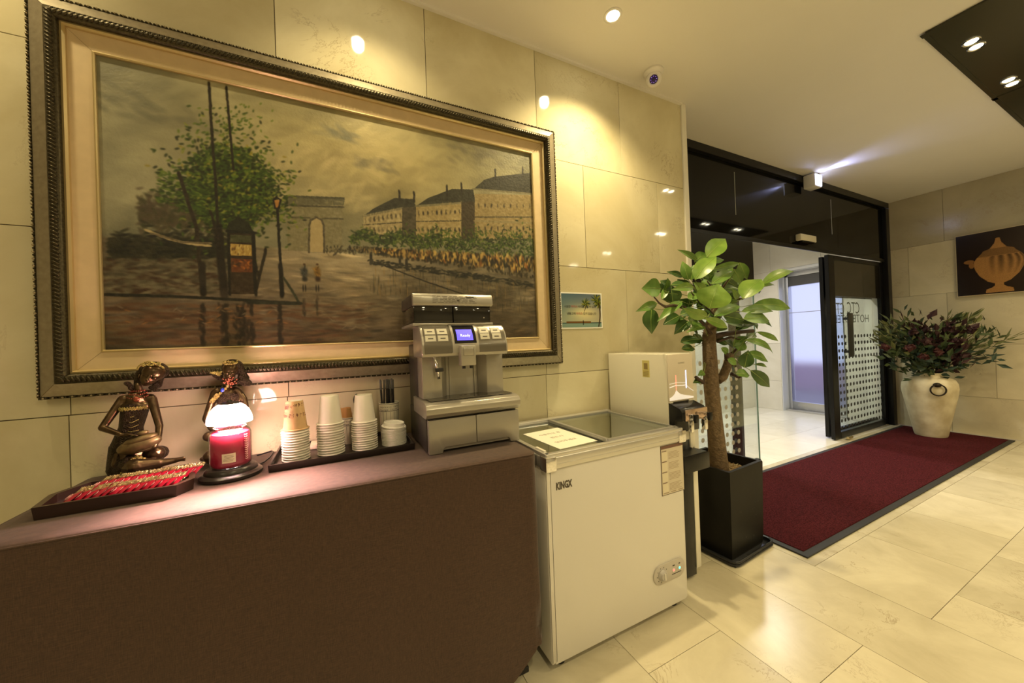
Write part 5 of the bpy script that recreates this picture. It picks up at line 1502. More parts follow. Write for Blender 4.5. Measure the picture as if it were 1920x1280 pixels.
for r_ in range(5):
    xx = .340
    while xx < .515:
        w_ = .006+.018*random.random(); b.box(xx, xx+w_, 1.3912, 1.3926, 1.486-.0063*r_, 1.4872-.0063*r_); xx += w_+.003+.006*random.random()
b.box(.478, .512, 1.3910, 1.3928, 1.484, 1.4885); b.box(.440, .450, 1.3910, 1.3928, 1.4685, 1.472)
b.build('instruction_print', tiny, ld)

# ------------------------------------------------------------------ black tray with the paper cups
tray_b = mat('tray_espresso', (.016, .011, .009), .3)
def open_tray(name, x0, x1, y0, y1, z0, h, wall, m, label, cat, flare=.0):
    t = empty(name, ((x0+x1)/2, (y0+y1)/2, z0), label, cat)
    MB().box(x0, x1, y0, y1, z0+.001, z0+.009, .002).build('base', m, t, 30)
    b = MB()
    b.prism([(y0-flare, z0+h), (y0, z0), (y0+wall, z0), (y0+wall-flare, z0+h)], x0, x1, 'x', .0015)
    b.prism([(y1+flare, z0+h), (y1, z0), (y1-wall, z0), (y1-wall+flare, z0+h)], x0, x1, 'x', .0015)
    b.prism([(x0-flare, z0+h), (x0, z0), (x0+wall, z0), (x0+wall-flare, z0+h)], y0, y1, 'y', .0015)
    b.prism([(x1+flare, z0+h), (x1, z0), (x1-wall, z0), (x1-wall+flare, z0+h)], y0, y1, 'y', .0015)
    b.build('rim', m, t, 30); return t
open_tray('serving_tray', -.224, .262, 1.452, 1.742, TZ, .026, .008, tray_b, 'long black serving tray holding the paper cups, beside the coffee machine', 'tray', .003)
paper = mat('cup_paper', (.80, .77, .68), .55)
kraft = mat('kraft_paper', (.52, .34, .17), .65, noise_amt=.05, noise_scale=60)
def cup_shell(rb, rt, h, m, name, label, group=None, lip=True, z_origin=0):
    """paper cup standing upside down: rim at the bottom"""
    b = MB(); prof = [(rt-.0005, .0), (rt+.0030, .0010), (rt+.0036, .0026), (rt+.0026, .0042), (rt-.0030, .0050), (rb+.0005, h-.001), (rb, h), (rb-.002, h), (rb-.002, h-.005), (0, h-.005)]
    b.lathe(prof, (0, 0, 0), 36, close=False)
    o = b.build(name, m, None, 60); tag(o, label, 'cup', group); return o
ORD = ['first', 'second', 'third', 'fourth', 'fifth', 'sixth', 'seventh', 'eighth', 'ninth', 'tenth', 'eleventh', 'twelfth', 'thirteenth', 'fourteenth', 'fifteenth', 'sixteenth']
def stack(cx, cy, z0, n, rt, rb, h, pitch, m_low, m_top, lab_low, lab_top, grp, top_parts=None):
    first = cup_shell(rb, rt, h, m_low, 'paper_cup', lab_low, grp); first.location = (cx, cy, z0); first['label'] = 'lowest '+lab_low
    for k in range(1, n-1):
        c = first.copy(); COL.objects.link(c); c.location = (cx+random.uniform(-.0008, .0008), cy+random.uniform(-.0008, .0008), z0+k*pitch); c['label'] = ORD[n-1-k]+' cup from the top: '+lab_low
    t = cup_shell(rb, rt, h, m_top, 'paper_cup', lab_top, None); t.location = (cx, cy, z0+(n-1)*pitch)
    return t
ZT = TZ+.009
def shape_cup(cx, cy, n, top_z, rt, rb, h, **k): 
    pitch = (top_z-h-ZT)/(n-1); return stack(cx, cy, ZT, n, rt, rb, h, pitch, **k)
tk = shape_cup(-.152, 1.548, 13, 1.106, .0425, .0275, .106, m_low=paper, m_top=kraft, lab_low='white paper cup nested below the printed brown cup', lab_top='brown printed paper cup crowning the stack nearest the candle lamp', grp='cups stacked under the brown cup')
b = MB()   # print on the brown cup: doodled blocks round its side
def cup_pt(t, z, rt=.0425, rb=.0275, h=.106):
    r = rt-.0008+(rb+.0005-rt+.0008)*((z-.006)/(h-.007))+.0005
    return (-.152+r*math.cos(t), 1.548+r*math.sin(t), tk.location.z+z)
pr_rng = random.Random(2)
def dash(t0, t1, z0, z1):
    n = 4; vs = []; fs = []
    for i in range(n+1):
        t = t0+(t1-t0)*i/n; vs += [cup_pt(t, z0), cup_pt(t, z1)]
    for i in range(n): fs.append((2*i, 2*i+2, 2*i+3, 2*i+1))
    b.faces(vs, fs)
for row in range(4):
    for i in range(9):
        t0 = -PI*.98+i*.33+pr_rng.random()*.1
        if row == 0 or row == 3: 
            for q in range(3): dash(t0+pr_rng.random()*.1, t0+.05+pr_rng.random()*.18, .050+row*.012+q*.004, .0515+row*.012+q*.004+pr_rng.random()*.003)
    for i in range(5):
        t0 = -PI*.98+i*.20; 
        for q in range(2): dash(t0, t0+.12*pr_rng.random()+.03, .090-q*.006-pr_rng.random()*.006, .092-q*.006)
dash(-PI*.95, -PI*.72, .066, .0668)
for q in range(6): dash(-PI*.62, -PI*.62+.35, .072-q*.005, .0728-q*.005)
for (t0, z0) in ((-2.85, .084), (-2.2, .090), (-1.9, .086), (-1.55, .090), (-2.75, .055), (-2.45, .054)):
    for q in range(5): dash(t0+.03*q, t0+.03*q+.05, z0+.004*math.sin(q*1.7), z0+.004*math.sin(q*1.7)+.002)
cp = b.build('cup_print', mat('cup_ink', (.16, .06, .035), .6), tk)
MB().lathe([(0, .1015), (.0250, .1015), (.0268, .1062), (.0240, .1062), (.0235, .103), (0, .103)], (-.152, 1.548, tk.location.z), 32).build('cup_bottom', paper, tk, 50)
shape_cup(-.036, 1.562, 13, 1.112, .0455, .0315, .108, m_low=paper, m_top=paper, lab_low='white paper cup of the middle stack on the tray', lab_top='plain white paper cup topping the middle stack of cups', grp='cups of the middle stack')
shape_cup(.086, 1.560, 13, 1.104, .0455, .0315, .108, m_low=paper, m_top=paper, lab_low='white paper cup of the stack beside the lids', lab_top='plain white paper cup topping the stack beside the white lids', grp='cups of the stack beside the lids')
def lid_mesh():
    b = MB(); b.lathe([(.046, .0), (.0490, .0008), (.0490, .0026), (.0462, .0034), (.0455, .0060), (.043, .0065), (.041, .018), (.037, .019), (.036, .015), (0, .015)], (0, 0, 0), 36, close=False)
    return b
lidm = mat('lid_plastic', (.82, .80, .74), .3)
l0 = lid_mesh().build('cup_lid', lidm, None, 50); tag(l0, 'lowest white plastic lid of the pile beside the coffee machine', 'lid', 'white cup lids piled on the tray'); l0.location = (.199, 1.560, ZT)
for k in range(1, 13):
    c = l0.copy(); COL.objects.link(c); c.location = (.199+random.uniform(-.001, .001), 1.560, ZT+k*.0052); c['label'] = ORD[13-k]+' lid from the top of the white lid pile beside the coffee machine'
c = l0.copy(); COL.objects.link(c); c.location = (.199, 1.560, ZT+13*.0052+.004); c.rotation_euler = (.05, .10, 0)
c['label'] = 'tilted topmost lid of the white lid pile beside the coffee machine'

# printed holders behind the stacks, with straws and sugar sticks
def holder(x, y, r, h, label):
    t = empty('printed_cup_holder', (x, y, ZT), label, 'cup')
    MB().lathe([(r*.86, 0), (r*.90, .003), (r, h), (r-.002, h), (r*.86, .008), (0, .008)], (x, y, ZT), 28, close=False).build('cup_body', mat('holder_cream', (.74, .70, .56), .45), t, 50)
    bd = MB()
    for zc in (h-.004, h-.034): bd.lathe([(r*(.9+.1*zc/h)+.0008, zc-.001), (r*(.9+.1*zc/h)+.0014, zc), (r*(.9+.1*zc/h)+.0008, zc+.001)], (x, y, ZT), 28, close=False)
    for k in range(16):
        a = k*2*PI/16; rr = r*.90; bd.tube([(x+rr*.985*math.cos(a), y+rr*.985*math.sin(a), ZT+.006), (x+r*.975*math.cos(a), y+r*.975*math.sin(a), ZT+h-.038)], .0006, 4)
    bd.build('holder_lines', mat('holder_ink', (.10, .08, .09), .5), t)
    for s, dz, a0 in (('espresso cafe', .012, 0), ('lounge Style', .024, 0)):
        av = math.atan2(-y, -x)
        for i, chh in enumerate(s):
            a = av-.95+i*.16
            M = Matrix.Translation((x+(r+.0012)*math.cos(a), y+(r+.0012)*math.sin(a), ZT+h-dz-.003)) @ Matrix.Rotation(a+PI/2, 4, 'Z') @ Matrix.Rotation(PI/2, 4, 'X')
            if chh != ' ': lettering(chh, .011, MATS['holder_ink'], M, t, 'letter', .0002)
    return t
holder(.196, 1.672, .042, .158, 'cream printed holder full of black straws behind the lids')
holder(.035, 1.688, .036, .112, 'cream printed holder with sugar sticks, half hidden between the cup stacks')
stm = mat('straw_black', (.012, .012, .014), .25); wrp = mat('straw_wrap', (.09, .09, .085), .25)
sr = random.Random(8); k = 0
s0 = None
for i in range(16):
    a = sr.random()*2*PI; rr = .030*math.sqrt(sr.random()); x, y = .196+rr*math.cos(a), 1.672+rr*math.sin(a)
    if s0 is None:
        b = MB(); b.lathe([(.0034, 0), (.0034, .245), (.0026, .245), (.0026, .22)], (0, 0, 0), 10, close=False); s0 = b.build('drinking_straw', stm, None, 50)
        tag(s0, 'black straw standing in the printed holder by the coffee machine', 'straw', 'black straws in the printed holder')
        MB().lathe([(.0037, .205), (.0037, .246), (0, .247)], (0, 0, 0), 10, close=False).build('paper_tip', wrp, s0, 50)
        s = s0
    else: s = copy_tree(s0)
    s.location = (x, y, ZT+.010+sr.random()*.006); s.rotation_euler = (-(y-1.672)*1.6+sr.uniform(-.015, .015), (x-.196)*1.3+sr.uniform(-.015, .015), sr.random()*3)
g0 = None
for i in range(7):
    x, y = .035+sr.uniform(-.020, .016), 1.688+sr.uniform(-.014, .014)
    if g0 is None:
        g0 = MB().box(-.009, .009, -.001, .001, 0, .140, .0006).build('sugar_stick', mat('sugar_kraft', (.50, .28, .10), .5), None)
        tag(g0, 'brown paper sugar stick leaning in the printed holder', 'sugar stick', 'sugar sticks in the holder'); s = g0
    else: s = g0.copy(); COL.objects.link(s)
    s.location = (x, y, ZT+.012); s.rotation_euler = (sr.uniform(-.08, .08), sr.uniform(-.22, .10), sr.uniform(-.5, .5))
sp_ = MB().tube([(.052, 1.672, ZT+.02), (.058, 1.668, ZT+.12), (.061, 1.664, ZT+.165)], .003, 8).ell((.063, 1.662, ZT+.185), (.015, .005, .024), (0, .1, .6), 2).build('coffee_spoon', black_satin, None, 50, origin=(.055, 1.67, ZT+.02))
tag(sp_, 'black spoon head sticking up between the two white cup stacks', 'spoon')
nb = MB().box(-.115, -.010, 1.655, 1.735, ZT, ZT+.018, .004).build('napkin_pack', mat('napkin', (.66, .56, .42), .7), None, 30, origin=(-.06, 1.69, ZT)); tag(nb, 'small pale pack of napkins lying behind the cup stacks on the tray', 'napkins')

# ------------------------------------------------------------------ wooden tray of red sachets
wood_t = mat('tray_wood', (.026, .013, .009), .32, coat=.25)
def poly_tray():
    t = empty('sachet_tray', (-.57, 1.48, TZ), 'dark wooden tray with cut corners, holding two rows of red sachets', 'tray')
    out = [(-.716, 1.370), (-.438, 1.368), (-.412, 1.412), (-.388, 1.470), (-.398, 1.545), (-.425, 1.600), (-.735, 1.610), (-.752, 1.47)]
    out = [(-.714, 1.366), (-.436, 1.366), (-.410, 1.412), (-.432, 1.500), (-.450, 1.548), (-.700, 1.555), (-.735, 1.47)]
    MB().prism(out, TZ+.001, TZ+.012, 'z', .002).build('base', wood_t, t, 30)
    b = MB(); n = len(out); c = Vector((sum(p[0] for p in out)/n, sum(p[1] for p in out)/n))
    inn = [tuple(Vector(p)+(c-Vector(p)).normalized()*.012) for p in out]
    vs = []; fs = []
    for p in out: vs.append((p[0]*1.0, p[1], TZ+.001))
    for p in out:
        d_ = (Vector(p)-c).normalized()*.004; vs.append((p[0]+d_.x, p[1]+d_.y, TZ+.034))
    for p in inn: vs.append((p[0], p[1], TZ+.034))
    for p in inn: vs.append((p[0], p[1], TZ+.010))
    for i in range(n):
        j = (i+1) % n
        for a in range(3): fs.append((a*n+i, a*n+j, (a+1)*n+j, (a+1)*n+i))
    b.faces(vs, fs); b.build('rim', wood_t, t)
    return t
poly_tray()
red = mat('sachet_red', (.34, .005, .028), .22, coat=.4, noise_amt=.12, noise_scale=120); goldf = mat('sachet_foil', (.72, .58, .34), .22, metal=.85, bump=.9, bump_scale=160); printw = mat('sachet_print', (.75, .38, .38), .4)
def sachet():
    b = MB(); n, m = 8, 6; hw, hh = .021, .021; vs = []; fs = []
    for i in range(n+1):
        for j in range(m+1):
            x = -hw+2*hw*i/n; y = -hh+2*hh*j/m
            z = .0055*max(0, math.cos(x/hw*PI/2))**.6*max(0, math.cos(y/hh*PI/2))**.6 if abs(x) < hw and abs(y) < hh else 0
            vs.append((x, y, z+.0006))
    k = len(vs); vs += [(x, y, -z*.4) for x, y, z in vs]
    for i in range(n):
        for j in range(m):
            a = i*(m+1)+j; fs.append((a, a+m+1, a+m+2, a+1)); fs.append((a+k, a+1+k, a+m+2+k, a+m+1+k))
    b.faces(vs, fs); root = b.build('coffee_sachet', red, None, 'all')
    for s in (-1, 1):
        b = MB(); vv = []; 
        for i in range(9):
            y = -hh*1.02+2.04*hh*i/8; vv += [(s*(hw-.002), y, .0012+.0015*(i % 2)), (s*(hw+.012), y+.002*math.sin(i*2.3), .001+.004*((i*s) % 3 == 0))]
        b.faces(vv, [(2*i, 2*i+2, 2*i+3, 2*i+1) for i in range(8)])
        b.bm.transform(Matrix.Rotation(PI/2, 4, 'Z')); b.build('foil_edge', goldf, root)
    b = MB()
    ring = [(.010*math.cos(t*2*PI/16), .0085*math.sin(t*2*PI/16), .0068) for t in range(17)]; b.tube(ring, .0007, 4)
    b.tube([(-.006, -.002, .0074), (-.002, .004, .0074), (.001, -.003, .0074), (.005, .003, .0074)], .0008, 4)
    b.build('sachet_print', printw, root)
    return root
S0 = sachet(); first = True; sg = random.Random(12)
for row, (xa, ya, xb, yb, n, grp, lab, labR) in enumerate([(-.668, 1.412, -.452, 1.416, 14, 'sachets of the front row', 'red sachet in the front row of the wooden tray', 'rightmost red sachet of the front row, lying fully uncovered'), (-.650, 1.492, -.432, 1.496, 14, 'sachets of the back row', 'red sachet in the back row by the bronze figurine', 'rightmost red sachet of the back row, nearest the candle lamp')]):
    for k in range(n):
        o = S0 if first else copy_tree(S0); first = False
        t = k/(n-1)
        o.location = (xa+(xb-xa)*t+sg.uniform(-.001, .001), ya+(yb-ya)*t+sg.uniform(-.002, .002), TZ+.0165+.0045)
        o.rotation_euler = (.60+sg.uniform(-.06, .06), -.17+sg.uniform(-.04, .04), -.78+sg.uniform(-.10, .10))
        o.location.z = TZ+.030+(.003 if row else 0)
        last = k == n-1
        tag(o, labR if last else ('leftmost ' if k == 0 else ORD[k]+' from the left: ')+lab, 'sachet')
        if last:
            if 'group' in o: del o['group']
        else: o['group'] = grp

# ------------------------------------------------------------------ candle warmer lamp
LC = Vector((-.333, 1.492, TZ)); wl = empty('candle_lamp', LC, 'glowing white domed lamp warming a jar candle, on a stepped black oval base', 'lamp')
lampw = mat('lamp_base_black', (.014, .011, .009), .28)
MB().lathe([(0, 0), (.082, 0), (.086, .004), (.086, .012), (.079, .018), (.073, .020), (.071, .030), (.064, .036), (0, .036)], LC, 56, sy=.95).build('base', lampw, wl, 40)
arm_m = mat('lamp_arm', (.02, .016, .013), .3)
MB().tube([LC+Vector((-.01, .074, .015)), LC+Vector((-.01, .078, .12)), LC+Vector((-.008, .074, .21)), LC+Vector((-.004, .05, .240)), LC+Vector((0, .0, .252)), LC+Vector((0, 0, .24))], .004, 10).build('arm', arm_m, wl, 'all')
shade_m = bpy.data.materials.new('opal_shade'); shade_m.use_nodes = True
nt = shade_m.node_tree; b_ = nt.nodes['Principled BSDF']; b_.inputs['Base Color'].default_value = (.95, .92, .90, 1); b_.inputs['Roughness'].default_value = .2
b_.inputs['Emission Color'].default_value = (1, .60, .54, 1); b_.inputs['Emission Strength'].default_value = 42
SHZ = .176
MB().lathe([(.0615, SHZ+.004), (.0625, SHZ+.009), (.060, SHZ+.024), (.053, SHZ+.042), (.042, SHZ+.057), (.029, SHZ+.066), (.027, SHZ+.066), (.039, SHZ+.055), (.050, SHZ+.040), (.057, SHZ+.023), (.059, SHZ+.008), (.0615, SHZ+.004)], LC, 44, close=False).build('shade', shade_m, wl, 'all')
MB().lathe([(.029, SHZ+.066), (.026, SHZ+.070), (.008, SHZ+.073), (.006, SHZ+.078), (0, SHZ+.078)], LC, 30).build('shade_cap', arm_m, wl, 40)
MB().ball(LC+Vector((0, 0, SHZ+.036)), (.020, .020, .020), 2).build('bulb', mat('halogen', (1, 1, 1), .3, emit=(1, .82, .72), estr=45), wl, 'all')
lamp('candle_lamp_light', 'SPOT', LC+Vector((.008, -.030, SHZ+.008)), 62, (1.0, .55, .48), .012, (.25, -.9, -1), math.radians(125), .8)
lamp('candle_lamp_light', 'SPOT', LC+Vector((0, 0, SHZ+.012)), 8, (1.0, .55, .48), .02, (0, 0, -1), math.radians(172), .6)
jar = empty('jar_candle', LC+Vector((0, 0, .036)), 'deep red scented candle in a glass jar with paper label, under the domed lamp', 'candle')
wax = mat('candle_wax', (.30, .012, .045), .35, sss=.0)
JB = .038
MB().lathe([(0, JB), (.046, JB), (.0525, JB+.006), (.0533, JB+.012), (.0533, JB+.100), (.049, JB+.108), (0, JB+.108)], LC, 44).build('wax', wax, jar, 40)
MB().lathe([(0, JB-.001), (.050, JB-.001), (.056, JB+.006), (.057, JB+.014), (.057, JB+.104), (.053, JB+.116), (.0445, JB+.122), (.043, JB+.126), (.0455, JB+.128), (.0455, JB+.138), (.044, JB+.139), (.043, JB+.126)], LC, 48, close=False).build('glass_jar', glass_mat('jar_glass', (.94, .93, .93), .10), jar, 60)
b = MB(); av = math.atan2(-LC.y, -LC.x); vs = []; fs = []
def curved(b, r, a0, a1, z0, z1, n=8):
    vs = []
    for i in range(n+1):
        a = a0+(a1-a0)*i/n; vs += [(LC.x+r*math.cos(a), LC.y+r*math.sin(a), LC.z+z0), (LC.x+r*math.cos(a), LC.y+r*math.sin(a), LC.z+z1)]
    b.faces(vs, [(2*i, 2*i+2, 2*i+3, 2*i+1) for i in range(n)]); return b
lb = curved(MB(), .0576, av-.42, av+.20, JB+.020, JB+.050).build('label_sheet', mat('label_cream', (.70, .64, .50), .5), jar)
b = MB()
for k in range(5): curved(b, .0579, av-.38+.02*k, av+.05+.08*random.random(), JB+.026+k*.0042, JB+.0272+k*.0042, 5)
b.build('label_print', mat('label_ink', (.20, .16, .12), .6), lb)
b = MB()
for k in range(12):   # row of embossed crescents down the glass
    a = av+.78; z = JB+.02+k*.0072
    b.tube([(LC.x+.0572*math.cos(a+q*.06), LC.y+.0572*math.sin(a+q*.06), LC.z+z+.0022*abs(q)) for q in (-1.5, -.75, 0, .75, 1.5)], .0012, 5)
b.build('embossing', mat('emboss', (.75, .45, .42), .12), jar, 'all')
cord = MB().tube([LC+Vector((.06, .06, .006)), LC+Vector((.075, .095, .006)), (-.245, 1.612, TZ+.012), (-.238, 1.66, TZ+.020), (-.25, 1.70, TZ+.016), (-.30, 1.71, TZ+.004)], .0028, 8).build('power_cord', black_satin, None, 'all', origin=(-.25, 1.66, TZ))
tag(cord, 'thin black cord looping on the cloth behind the candle lamp', 'cord')

# ------------------------------------------------------------------ bronze figurines
bronze = mat('bronze', (.10, .066, .035), .28, metal=.85, noise_amt=.35, noise_scale=50)
bronze_d = mat('bronze_dark', (.040, .027, .015), .42, metal=.7, noise_amt=.6, noise_scale=220, bump=.9, bump_scale=350)
bgold = mat('bronze_gold', (.55, .46, .16), .36, metal=.8, noise_amt=.45, noise_scale=260, bump=1, bump_scale=400)
jewel = mat('bronze_beads', (.34, .10, .06), .25, metal=.8)
def S(px, py, y):
    p = at(px, py, 'y', y)
    p.z = max(p.z, TZ+.014); return p
s1 = empty('bronze_figurine', (-.63, 1.66, TZ), 'bronze figurine of a kneeling woman with a round drum, behind the sachet tray', 'figurine')
YS = 1.640
def hand(b, wrist, direc, palmn, L=.030, curl=.3):
    """small hand: palm, four fingers and a thumb"""
    w = Vector(wrist); d = Vector(direc).normalized(); n = Vector(palmn).normalized(); s = d.cross(n).normalized()
    pc = w+d*L*.35
    b.cap(w, pc+d*L*.12, .0052, .0062, 8)
    for i in range(4):
        base = pc+d*L*.15+s*(i-1.5)*.0040; l = L*(.52, .60, .57, .44)[i]
        mid = base+d*l*.55+n*curl*l*.15; tip = mid+d*l*.45+n*curl*l*.45
        b.tube([base, mid, tip], [.0026, .0023, .0017], 7); b.ball(tip, .0017, 1)
    tb_ = pc-d*L*.10+s*.0055; b.tube([tb_, tb_+s*.006+d*.006, tb_+s*.007+d*.014+n*.003], [.0028, .0024, .0018], 7)
b = MB()
b.cap(S(262, 733, YS-.005), S(259, 722, YS-.008), .0105, .0095)                                    # neck
b.cap(S(258, 745, YS), S(256, 752, YS-.002), .026, .026); b.cap(S(233, 748, YS), S(282, 746, YS), .015, .015)     # shoulders
b.ell(S(254, 762, YS-.004), (.038, .026, .024), (0, 0, 0)); b.cap(S(251, 775, YS), S(246, 800, YS), .031, .026); b.cap(S(245, 800, YS), S(242, 830, YS), .027, .034)
b.cap(S(242, 835, YS), S(245, 862, YS), .040, .050)
# arms
sh1, el1, wr1 = S(230, 748, YS), S(192, 802, YS-.03), S(228, 815, YS-.062)
b.cap(sh1, el1, .0135, .0105); b.cap(el1, wr1, .0105, .0072); hand(b, wr1, S(262, 814, YS-.070)-wr1, (0, -.2, -1), .040)
sh2, el2, wr2 = S(285, 748, YS), S(299, 798, YS-.02), S(289, 838, YS-.062)
b.cap(sh2, el2, .0135, .0105); b.cap(el2, S(297, 820, YS-.045), .0105, .0088); b.cap(S(297, 820, YS-.045), wr2, .0088, .0070); hand(b, wr2, S(262, 847, YS-.072)-wr2, (0, .2, 1), .040)
# folded legs
b.cap(S(236, 868, YS), S(258, 874, YS-.065), .036, .027); b.cap(S(258, 874, YS-.065), S(298, 868, YS-.055), .026, .017); b.cap(S(298, 868, YS-.055), S(328, 863, YS-.05), .015, .009)
b.cap(S(328, 863, YS-.05), S(343, 859, YS-.055), .009, .0065)
for i in range(4): b.cap(S(341, 858+i*1.6, YS-.056+.0), S(347, 858+i*1.7, YS-.058), .0028, .0022, 6)
b.cap(S(285, 855, YS), S(292, 850, YS-.02), .030, .026); b.cap(S(240, 886, YS-.03), S(300, 884, YS-.055), .018, .012)
b.build('body', bronze, s1, remesh=.0022, smooth_it=2)
# head and face
b = MB(); hc = S(289, 698, YS-.014)
b.ell(hc, (.030, .034, .030), (0, .3, 0)); b.ell(S(280, 708, YS-.020), (.022, .026, .026), (0, .35, 0)); b.ell(S(274, 717, YS-.026), (.012, .014, .012), (0, .3, 0))
b.cap(S(281, 704, YS-.046), S(276, 712, YS-.052), .0035, .0050, 8)      # nose
b.ell(S(273.5, 715.5, YS-.042), (.0065, .0045, .0026), (0, .3, 0)); b.ell(S(272.8, 717.4, YS-.041), (.0058, .0045, .0024), (0, .3, 0))
for (x, y) in ((272, 706), (289, 709)): b.ell(S(x, y, YS-.040), (.0065, .005, .0030), (0, .3, 0)); b.ell(S(x+.5, y-2.6, YS-.042), (.0075, .004, .0016), (0, .3, 0))
b.ell(S(262, 705, YS-.006), (.004, .007, .009), (0, .3, 0)); b.ell(S(300, 711, YS-.006), (.004, .007, .009), (0, .3, 0))
b.build('head', bronze, s1, remesh=.0017, smooth_it=1)
b = MB()
b.ell(S(291, 694, YS+.004), (.037, .036, .030), (0, .35, 0)); b.cap(S(272, 690, YS+.006), S(262, 706, YS+.008), .017, .014); b.cap(S(262, 706, YS+.008), S(256, 724, YS+.008), .014, .008)
b.cap(S(300, 700, YS+.008), S(297, 722, YS+.010), .014, .010); b.cap(S(303, 692, YS), S(305, 702, YS-.004), .010, .008)
for (x0_, y0_) in ((243, 722), (239, 719), (247, 728), (292, 722), (285, 727), (291, 730)): b.ell(S(x0_, y0_, YS-.012), (.010, .007, .008), (random.random(), random.random(), random.random()), 2)
b.build('headscarf', bronze_d, s1, remesh=.0022, smooth_it=1)
b = MB()
for k in range(46):
    t = k/45; a = PI*1.08+t*PI*.80; p = hc+Vector((.034*math.cos(-a), -.022-.012*math.sin(t*PI), .026-.012*abs(t-.5)*2+.012*math.sin(t*PI))); b.ball(p, .0034, 1)
for k in range(30): p = hc+Vector((random.uniform(-.022, .024), -.016-.010*random.random(), .024+.008*random.random())); b.ball(p, .0036, 1)
b.build('headband', bgold, s1, 'all')
b = MB()
nk = S(259, 730, YS-.005)
for ring_, rr, z_, cnt in ((0, .017, -.004, 20), (1, .021, -.012, 24), (2, .026, -.020, 26)):
    for k in range(cnt): a = k*2*PI/cnt; b.ball(nk+Vector((rr*math.cos(a), rr*.8*math.sin(a), z_-.004*(math.sin(a) < 0)*abs(math.sin(a))*ring_)), .0026, 1)
b.ell(S(255, 748, YS-.028), (.008, .004, .010), (0, 0, 0), 2)
b.build('necklace', jewel, s1, 'all')
b = MB()      # wrapped dress
b.cap(S(253, 768, YS-.003), S(246, 800, YS-.002), .0345, .0295, 20); b.cap(S(246, 800, YS), S(240, 835, YS), .0295, .042, 20); b.cap(S(239, 838, YS+.004), S(226, 878, YS-.004), .044, .034, 18)
b.cap(S(226, 878, YS-.004), S(222, 895, YS-.02), .032, .018, 16); b.cap(S(232, 880, YS-.01), S(245, 868, YS-.045), .030, .026, 16); b.cap(S(285, 852, YS+.004), S(300, 848, YS+.002), .034, .024, 16)
for k in range(16):   # folds
    x0_ = 214+random.random()*26; b.tube([S(x0_+8, 850+random.random()*8, YS-.040), S(x0_+1, 872, YS-.046), S(x0_+2+random.random()*8, 890, YS-.050)], [.002, .0034, .002], 6)
b.build('dress', bronze_d, s1, remesh=.0024, smooth_it=1)
b = MB()
for k in range(44):
    t = k/43; a = PI+t*PI; c_ = S(253, 764, YS-.003); b.ell(c_+Vector((.036*math.cos(a), .036*math.sin(a)*.9, .002*math.sin(k*2.1))), (.003, .003, .006), (0, .3*math.sin(k), 0), 1)
for k in range(70):
    t = random.random(); p = S(246+26*t, 862-5*math.sin(t*3)+random.uniform(-3, 3), YS-.066+.006*random.random()); b.ball(p, .0032, 1)
for k in range(40): t = random.random(); b.ball(S(224+10*t, 872+22*(1-t)+random.uniform(-2, 2), YS-.052), .0028, 1)
for k in range(5): b.tube([S(234, 778+k*10, YS-.022), S(246, 782+k*9+2*math.sin(k), YS-.037), S(260, 776+k*10, YS-.026)], .0012, 5)
b.build('gold_trim', bgold, s1, 'all')
dr = MB(); dc = S(262, 833, YS-.052)
dr.ell(dc, (.056, .030, .026), (0, -.25, 0), 3); dr.ell(S(264, 823, YS-.056), (.044, .026, .014), (0, -.25, 0), 3); dr.ell(S(268, 811, YS-.060), (.015, .012, .008), (0, -.2, 0), 2)
dr.build('drum', mat('drum_bronze', (.20, .145, .07), .42, metal=.7, noise_amt=.3, noise_scale=60), s1, 'all')
s2 = empty('bronze_figurine', (-.395, 1.70, TZ), 'bronze figurine of a woman in a flared scarf, partly hidden behind the candle lamp', 'figurine')
Y2 = 1.652
def S(px, py, y):
    p = at(px, py, 'y', y)
    p.z = max(p.z, TZ+.044); return p
b = MB()
b.cap(S(427, 722, Y2-.012), S(430, 712, Y2-.014), .010, .009); b.cap(S(408, 734, Y2), S(442, 732, Y2), .016, .016); b.cap(S(428, 740, Y2), S(430, 770, Y2), .034, .028); b.cap(S(430, 770, Y2), S(426, 820, Y2), .028, .046)
b.cap(S(403, 736, Y2), S(386, 785, Y2-.02), .0135, .011); b.cap(S(386, 785, Y2-.02), S(396, 803, Y2-.035), .011, .009); b.cap(S(396, 803, Y2-.035), S(410, 806, Y2-.045), .009, .007)
b.cap(S(446, 732, Y2), S(458, 748, Y2-.01), .012, .010); b.cap(S(458, 748, Y2-.01), S(462, 764, Y2-.02), .010, .009); b.cap(S(462, 764, Y2-.02), S(450, 790, Y2-.03), .009, .007); b.cap(S(440, 734, Y2), S(449, 750, Y2-.02), .006, .005)
hand(b, S(410, 806, Y2-.045), (1, -.1, 0), (0, -.2, -1), .032); hand(b, S(450, 790, Y2-.03), (-.6, -.1, -.6), (0, -1, 0), .03)
b.ell(S(393, 818, Y2-.03), (.020, .018, .018), (0, 0, 0)); b.cap(S(420, 850, Y2), S(397, 856, Y2-.05), .040, .027); b.cap(S(397, 856, Y2-.05), S(420, 868, Y2-.06), .024, .02); b.cap(S(440, 870, Y2), S(393, 877, Y2-.055), .030, .018); b.cap(S(393, 877, Y2-.055), S(380, 880, Y2-.05), .016, .008)
b.build('body', bronze, s2, remesh=.0024, smooth_it=2)
b = MB(); h2 = S(433, 692, Y2-.016)
b.ell(h2, (.025, .028, .026), (0, 0, 0)); b.ell(S(431, 702, Y2-.022), (.017, .020, .018), (0, 0, 0)); b.cap(S(431.5, 699, Y2-.044), S(430.5, 703, Y2-.047), .0028, .0036, 8)
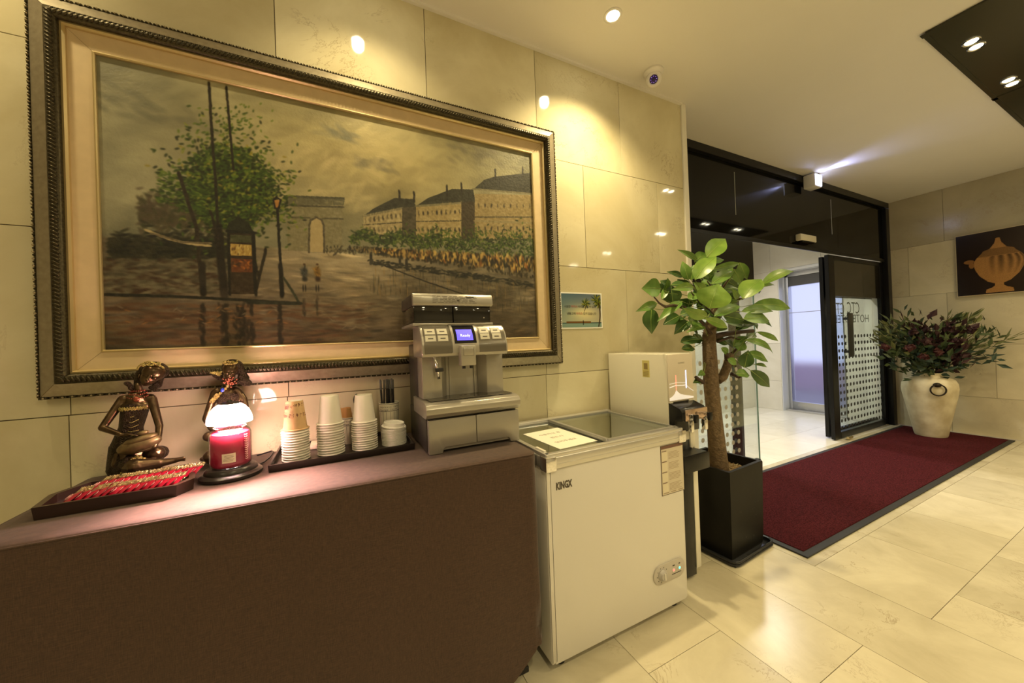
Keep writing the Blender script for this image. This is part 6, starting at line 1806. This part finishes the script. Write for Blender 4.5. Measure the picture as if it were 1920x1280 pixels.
b.ell(S(430.5, 707, Y2-.038), (.005, .004, .002), (0, 0, 0)); b.ell(S(425.5, 700, Y2-.040), (.005, .004, .0022), (0, 0, 0)); b.ell(S(437, 700, Y2-.040), (.005, .004, .0022), (0, 0, 0))
b.build('head', bronze, s2, remesh=.0017, smooth_it=1)
b = MB()
b.ell(S(437, 688, Y2+.002), (.034, .034, .030), (0, .3, 0)); b.cap(S(452, 696, Y2), S(462, 708, Y2-.004), .012, .010)
b.faces([S(420, 694, Y2-.01), S(390, 696, Y2-.02), S(399, 706, Y2-.026), S(417, 716, Y2-.01), S(420, 694, Y2+.006), S(391, 697, Y2-.008), S(400, 707, Y2-.014), S(417, 717, Y2+.006)], [(0, 1, 2, 3), (7, 6, 5, 4), (0, 4, 5, 1), (1, 5, 6, 2), (2, 6, 7, 3), (3, 7, 4, 0)])
b.cap(S(452, 706, Y2-.006), S(466, 718, Y2-.016), .012, .012); b.cap(S(440, 716, Y2-.018), S(458, 716, Y2-.018), .009, .010)
for k in range(9): b.ball(S(456+k*1.8, 722-k*.3, Y2-.02), .005, 1)
b.build('headscarf', bronze_d, s2, remesh=.0024, smooth_it=1)
b = MB()
for k in range(50): b.ball(h2+Vector((random.uniform(-.018, .026), -.020-.008*random.random(), .018+.014*random.random())), .0032, 1)
b.build('headband', bgold, s2, 'all'); b = MB()
for k in range(50): t = random.random(); b.ball(S(394+22*t, 698+random.uniform(-2, 8)*t, Y2-.026+.012*t), .003, 1)
b.build('scarf_trim', bgold, s2, 'all'); b = MB()
for k in range(60): a = random.random(); b.ball(S(397+a*12+random.uniform(-2, 2), 752-a*14+random.uniform(-2, 3), Y2-.024), .0042, 1)
b.build('frilled_sleeve', bgold, s2, 'all'); b = MB()
for k in range(26): t = k/25; b.ball(S(409+18*t, 742-18*t+2*math.sin(k), Y2-.026), .0032, 1)
b.build('sash', bgold, s2, 'all')
b = MB()
for k in range(46): b.ball(S(430+random.gauss(0, 5.5), 715+random.gauss(0, 5), Y2-.034+random.uniform(-.004, .004)), .0038, 1)
b.build('necklace', jewel, s2, 'all')
MB().ell(S(417, 731, Y2-.034), (.006, .003, .009), (0, .2, 0), 2).build('blue_stone', mat('blue_stone', (.02, .04, .30), .15), s2, 'all')
b = MB(); b.cap(S(430, 748, Y2-.004), S(431, 775, Y2-.002), .037, .032, 18); b.cap(S(431, 775, Y2), S(428, 815, Y2), .032, .050, 18); b.cap(S(428, 820, Y2), S(426, 868, Y2), .048, .042, 18); b.build('dress', bronze_d, s2, remesh=.0028, smooth_it=1)
